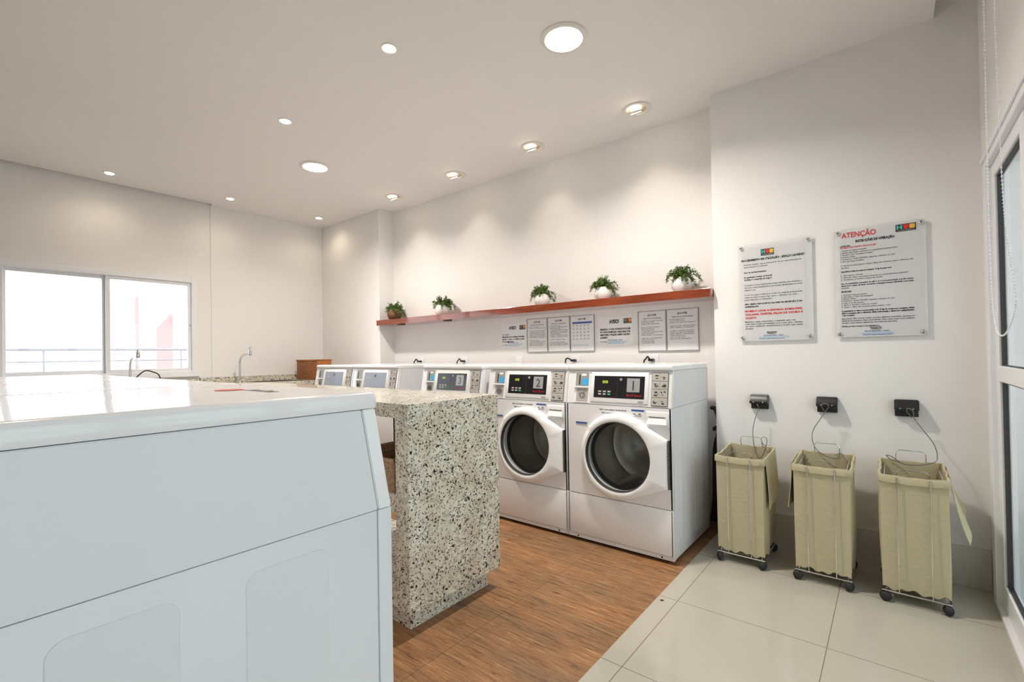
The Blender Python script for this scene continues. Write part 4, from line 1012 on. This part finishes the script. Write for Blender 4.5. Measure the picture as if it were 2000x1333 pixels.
coin_lock('black coin lock box on the wall above the middle hamper', -.290, c2, 2, 'thin steel cable hanging from the middle coin lock to the middle hamper handle')
coin_lock('black coin lock box on the wall above the hamper nearest the glass door', .056, c3, 3, 'thin steel cable curving right from the coin lock nearest the glass door')

# ------------------------------------------------------------------ ceiling lamps
def spot(name, parent, loc, tgt, power, size, blend, col, rad=.03):
    l = bpy.data.lights.new(name, 'SPOT'); l.energy = power; l.spot_size = math.radians(size); l.spot_blend = blend; l.color = col; l.shadow_soft_size = rad
    o = bpy.data.objects.new(name, l); C.objects.link(o); o.parent = parent; o.location = loc
    d = Vector(tgt)-Vector(loc); o.rotation_euler = d.to_track_quat('-Z', 'Y').to_euler(); return o
def big_light(label, x, y, power=31):
    t = thing('ceiling_light', label, 'ceiling light', (x, y, ZC), 0, 'large round downlights')
    b = nb(); lathe(b, [(.092, 0), (.122, 0), (.124, -.004), (.116, -.011), (.100, -.012), (.094, -.004), (.092, 0)], (0, 0, 0), 56, 'z', False); obj('trim_ring', b, M['trim'], t, True)
    b = nb(); lathe(b, [(.093, -.002), (.093, -.008), (.08, -.011), (0, -.012)], (0, 0, 0), 56, 'z', False); obj('diffuser', b, M['downlight'], t, True)
    l = bpy.data.lights.new('lamp', 'AREA'); l.shape = 'DISK'; l.size = .18; l.energy = power; l.color = (1, .93, .85); l.spread = math.radians(150)
    o = bpy.data.objects.new('lamp', l); C.objects.link(o); o.parent = t; o.location = (0, 0, -.014)
big_light('large round downlight at the top of the picture, the nearest one', -1.325, 2.124)
big_light('large round downlight farther back over the granite island', -3.905, 2.130)
def gimbal(label, x, y, power=5.2):
    t = thing('spotlight', label, 'ceiling light', (x, y, ZC), 0, 'tilted spotlights along the back wall')
    b = nb(); lathe(b, [(.058, .0), (.094, 0), (.096, -.003), (.088, -.008), (.064, -.009), (.058, 0)], (0, 0, 0), 48, 'z', False); obj('trim_ring', b, M['trim'], t, True)
    b = nb(); lathe(b, [(.060, -.004), (.058, -.0055), (0, -.0055)], (0, 0, 0), 40, 'z', False); obj('reflector', b, M['reflector'], t, True)
    b = nb(); lathe(b, [(.040, .006), (.046, .004), (.046, -.008), (.038, -.008)], (0, 0, 0), 40, 'z', False)
    g = nb(); lathe(g, [(.040, -.004), (.034, -.008), (0, -.009)], (0, 0, 0), 32, 'z', False)
    rot = Matrix.Rotation(math.radians(24), 3, 'X')
    for q in (b, g):
        bmesh.ops.rotate(q, verts=q.verts, cent=(0, 0, 0), matrix=rot); bmesh.ops.translate(q, verts=q.verts, vec=(-.004, -.012, -.022))
    obj('lamp_collar', b, M['trim'], t, True); obj('bulb', g, M['spotlamp'], t, True)
    spot('lamp', t, (0, -.0, -.05), (0, .30, -1.0), power, 84, .9, WARM, .02)
gl = ['tilted round spotlight along the back wall, the nearest to the sign wall', 'second tilted spotlight from the sign wall along the back wall', 'third tilted spotlight from the sign wall, above the left part of the shelf', 'farthest tilted spotlight along the back wall, above the brown pot']
for i, x in enumerate((-1.334, -2.226, -3.124, -4.026)): gimbal(gl[i], x, 3.072)
def small(label, x, y, power=13):
    t = thing('ceiling_light', label, 'ceiling light', (x, y, ZC), 0, 'small round downlights')
    b = nb(); lathe(b, [(.034, 0), (.046, 0), (.047, -.003), (.042, -.006), (.034, -.004)], (0, 0, 0), 36, 'z', False); obj('trim_ring', b, M['trim'], t, True)
    b = nb(); lathe(b, [(.034, -.003), (.030, -.006), (0, -.007)], (0, 0, 0), 32, 'z', False); obj('bulb', b, M['smalllamp'], t, True)
    spot('lamp', t, (0, 0, -.03), (0, 0, -1), power, 155, 1, (1, .82, .60), .03)
for lb, x, y in (('small round downlight left of the nearest large downlight', -2.097, 1.577), ('small round downlight at the middle of the ceiling above the island', -3.306, 1.586),
                 ('small round downlight over the window wall, the leftmost', -5.394, 1.012), ('small round downlight over the far sink tap', -5.342, 1.977), ('small round downlight in the far ceiling corner', -5.317, 2.940),
                 ('small round downlight over the foreground row outside the picture', -2.1, .2)):
    small(lb, x, y, 5.5 if x < -5 else 14)
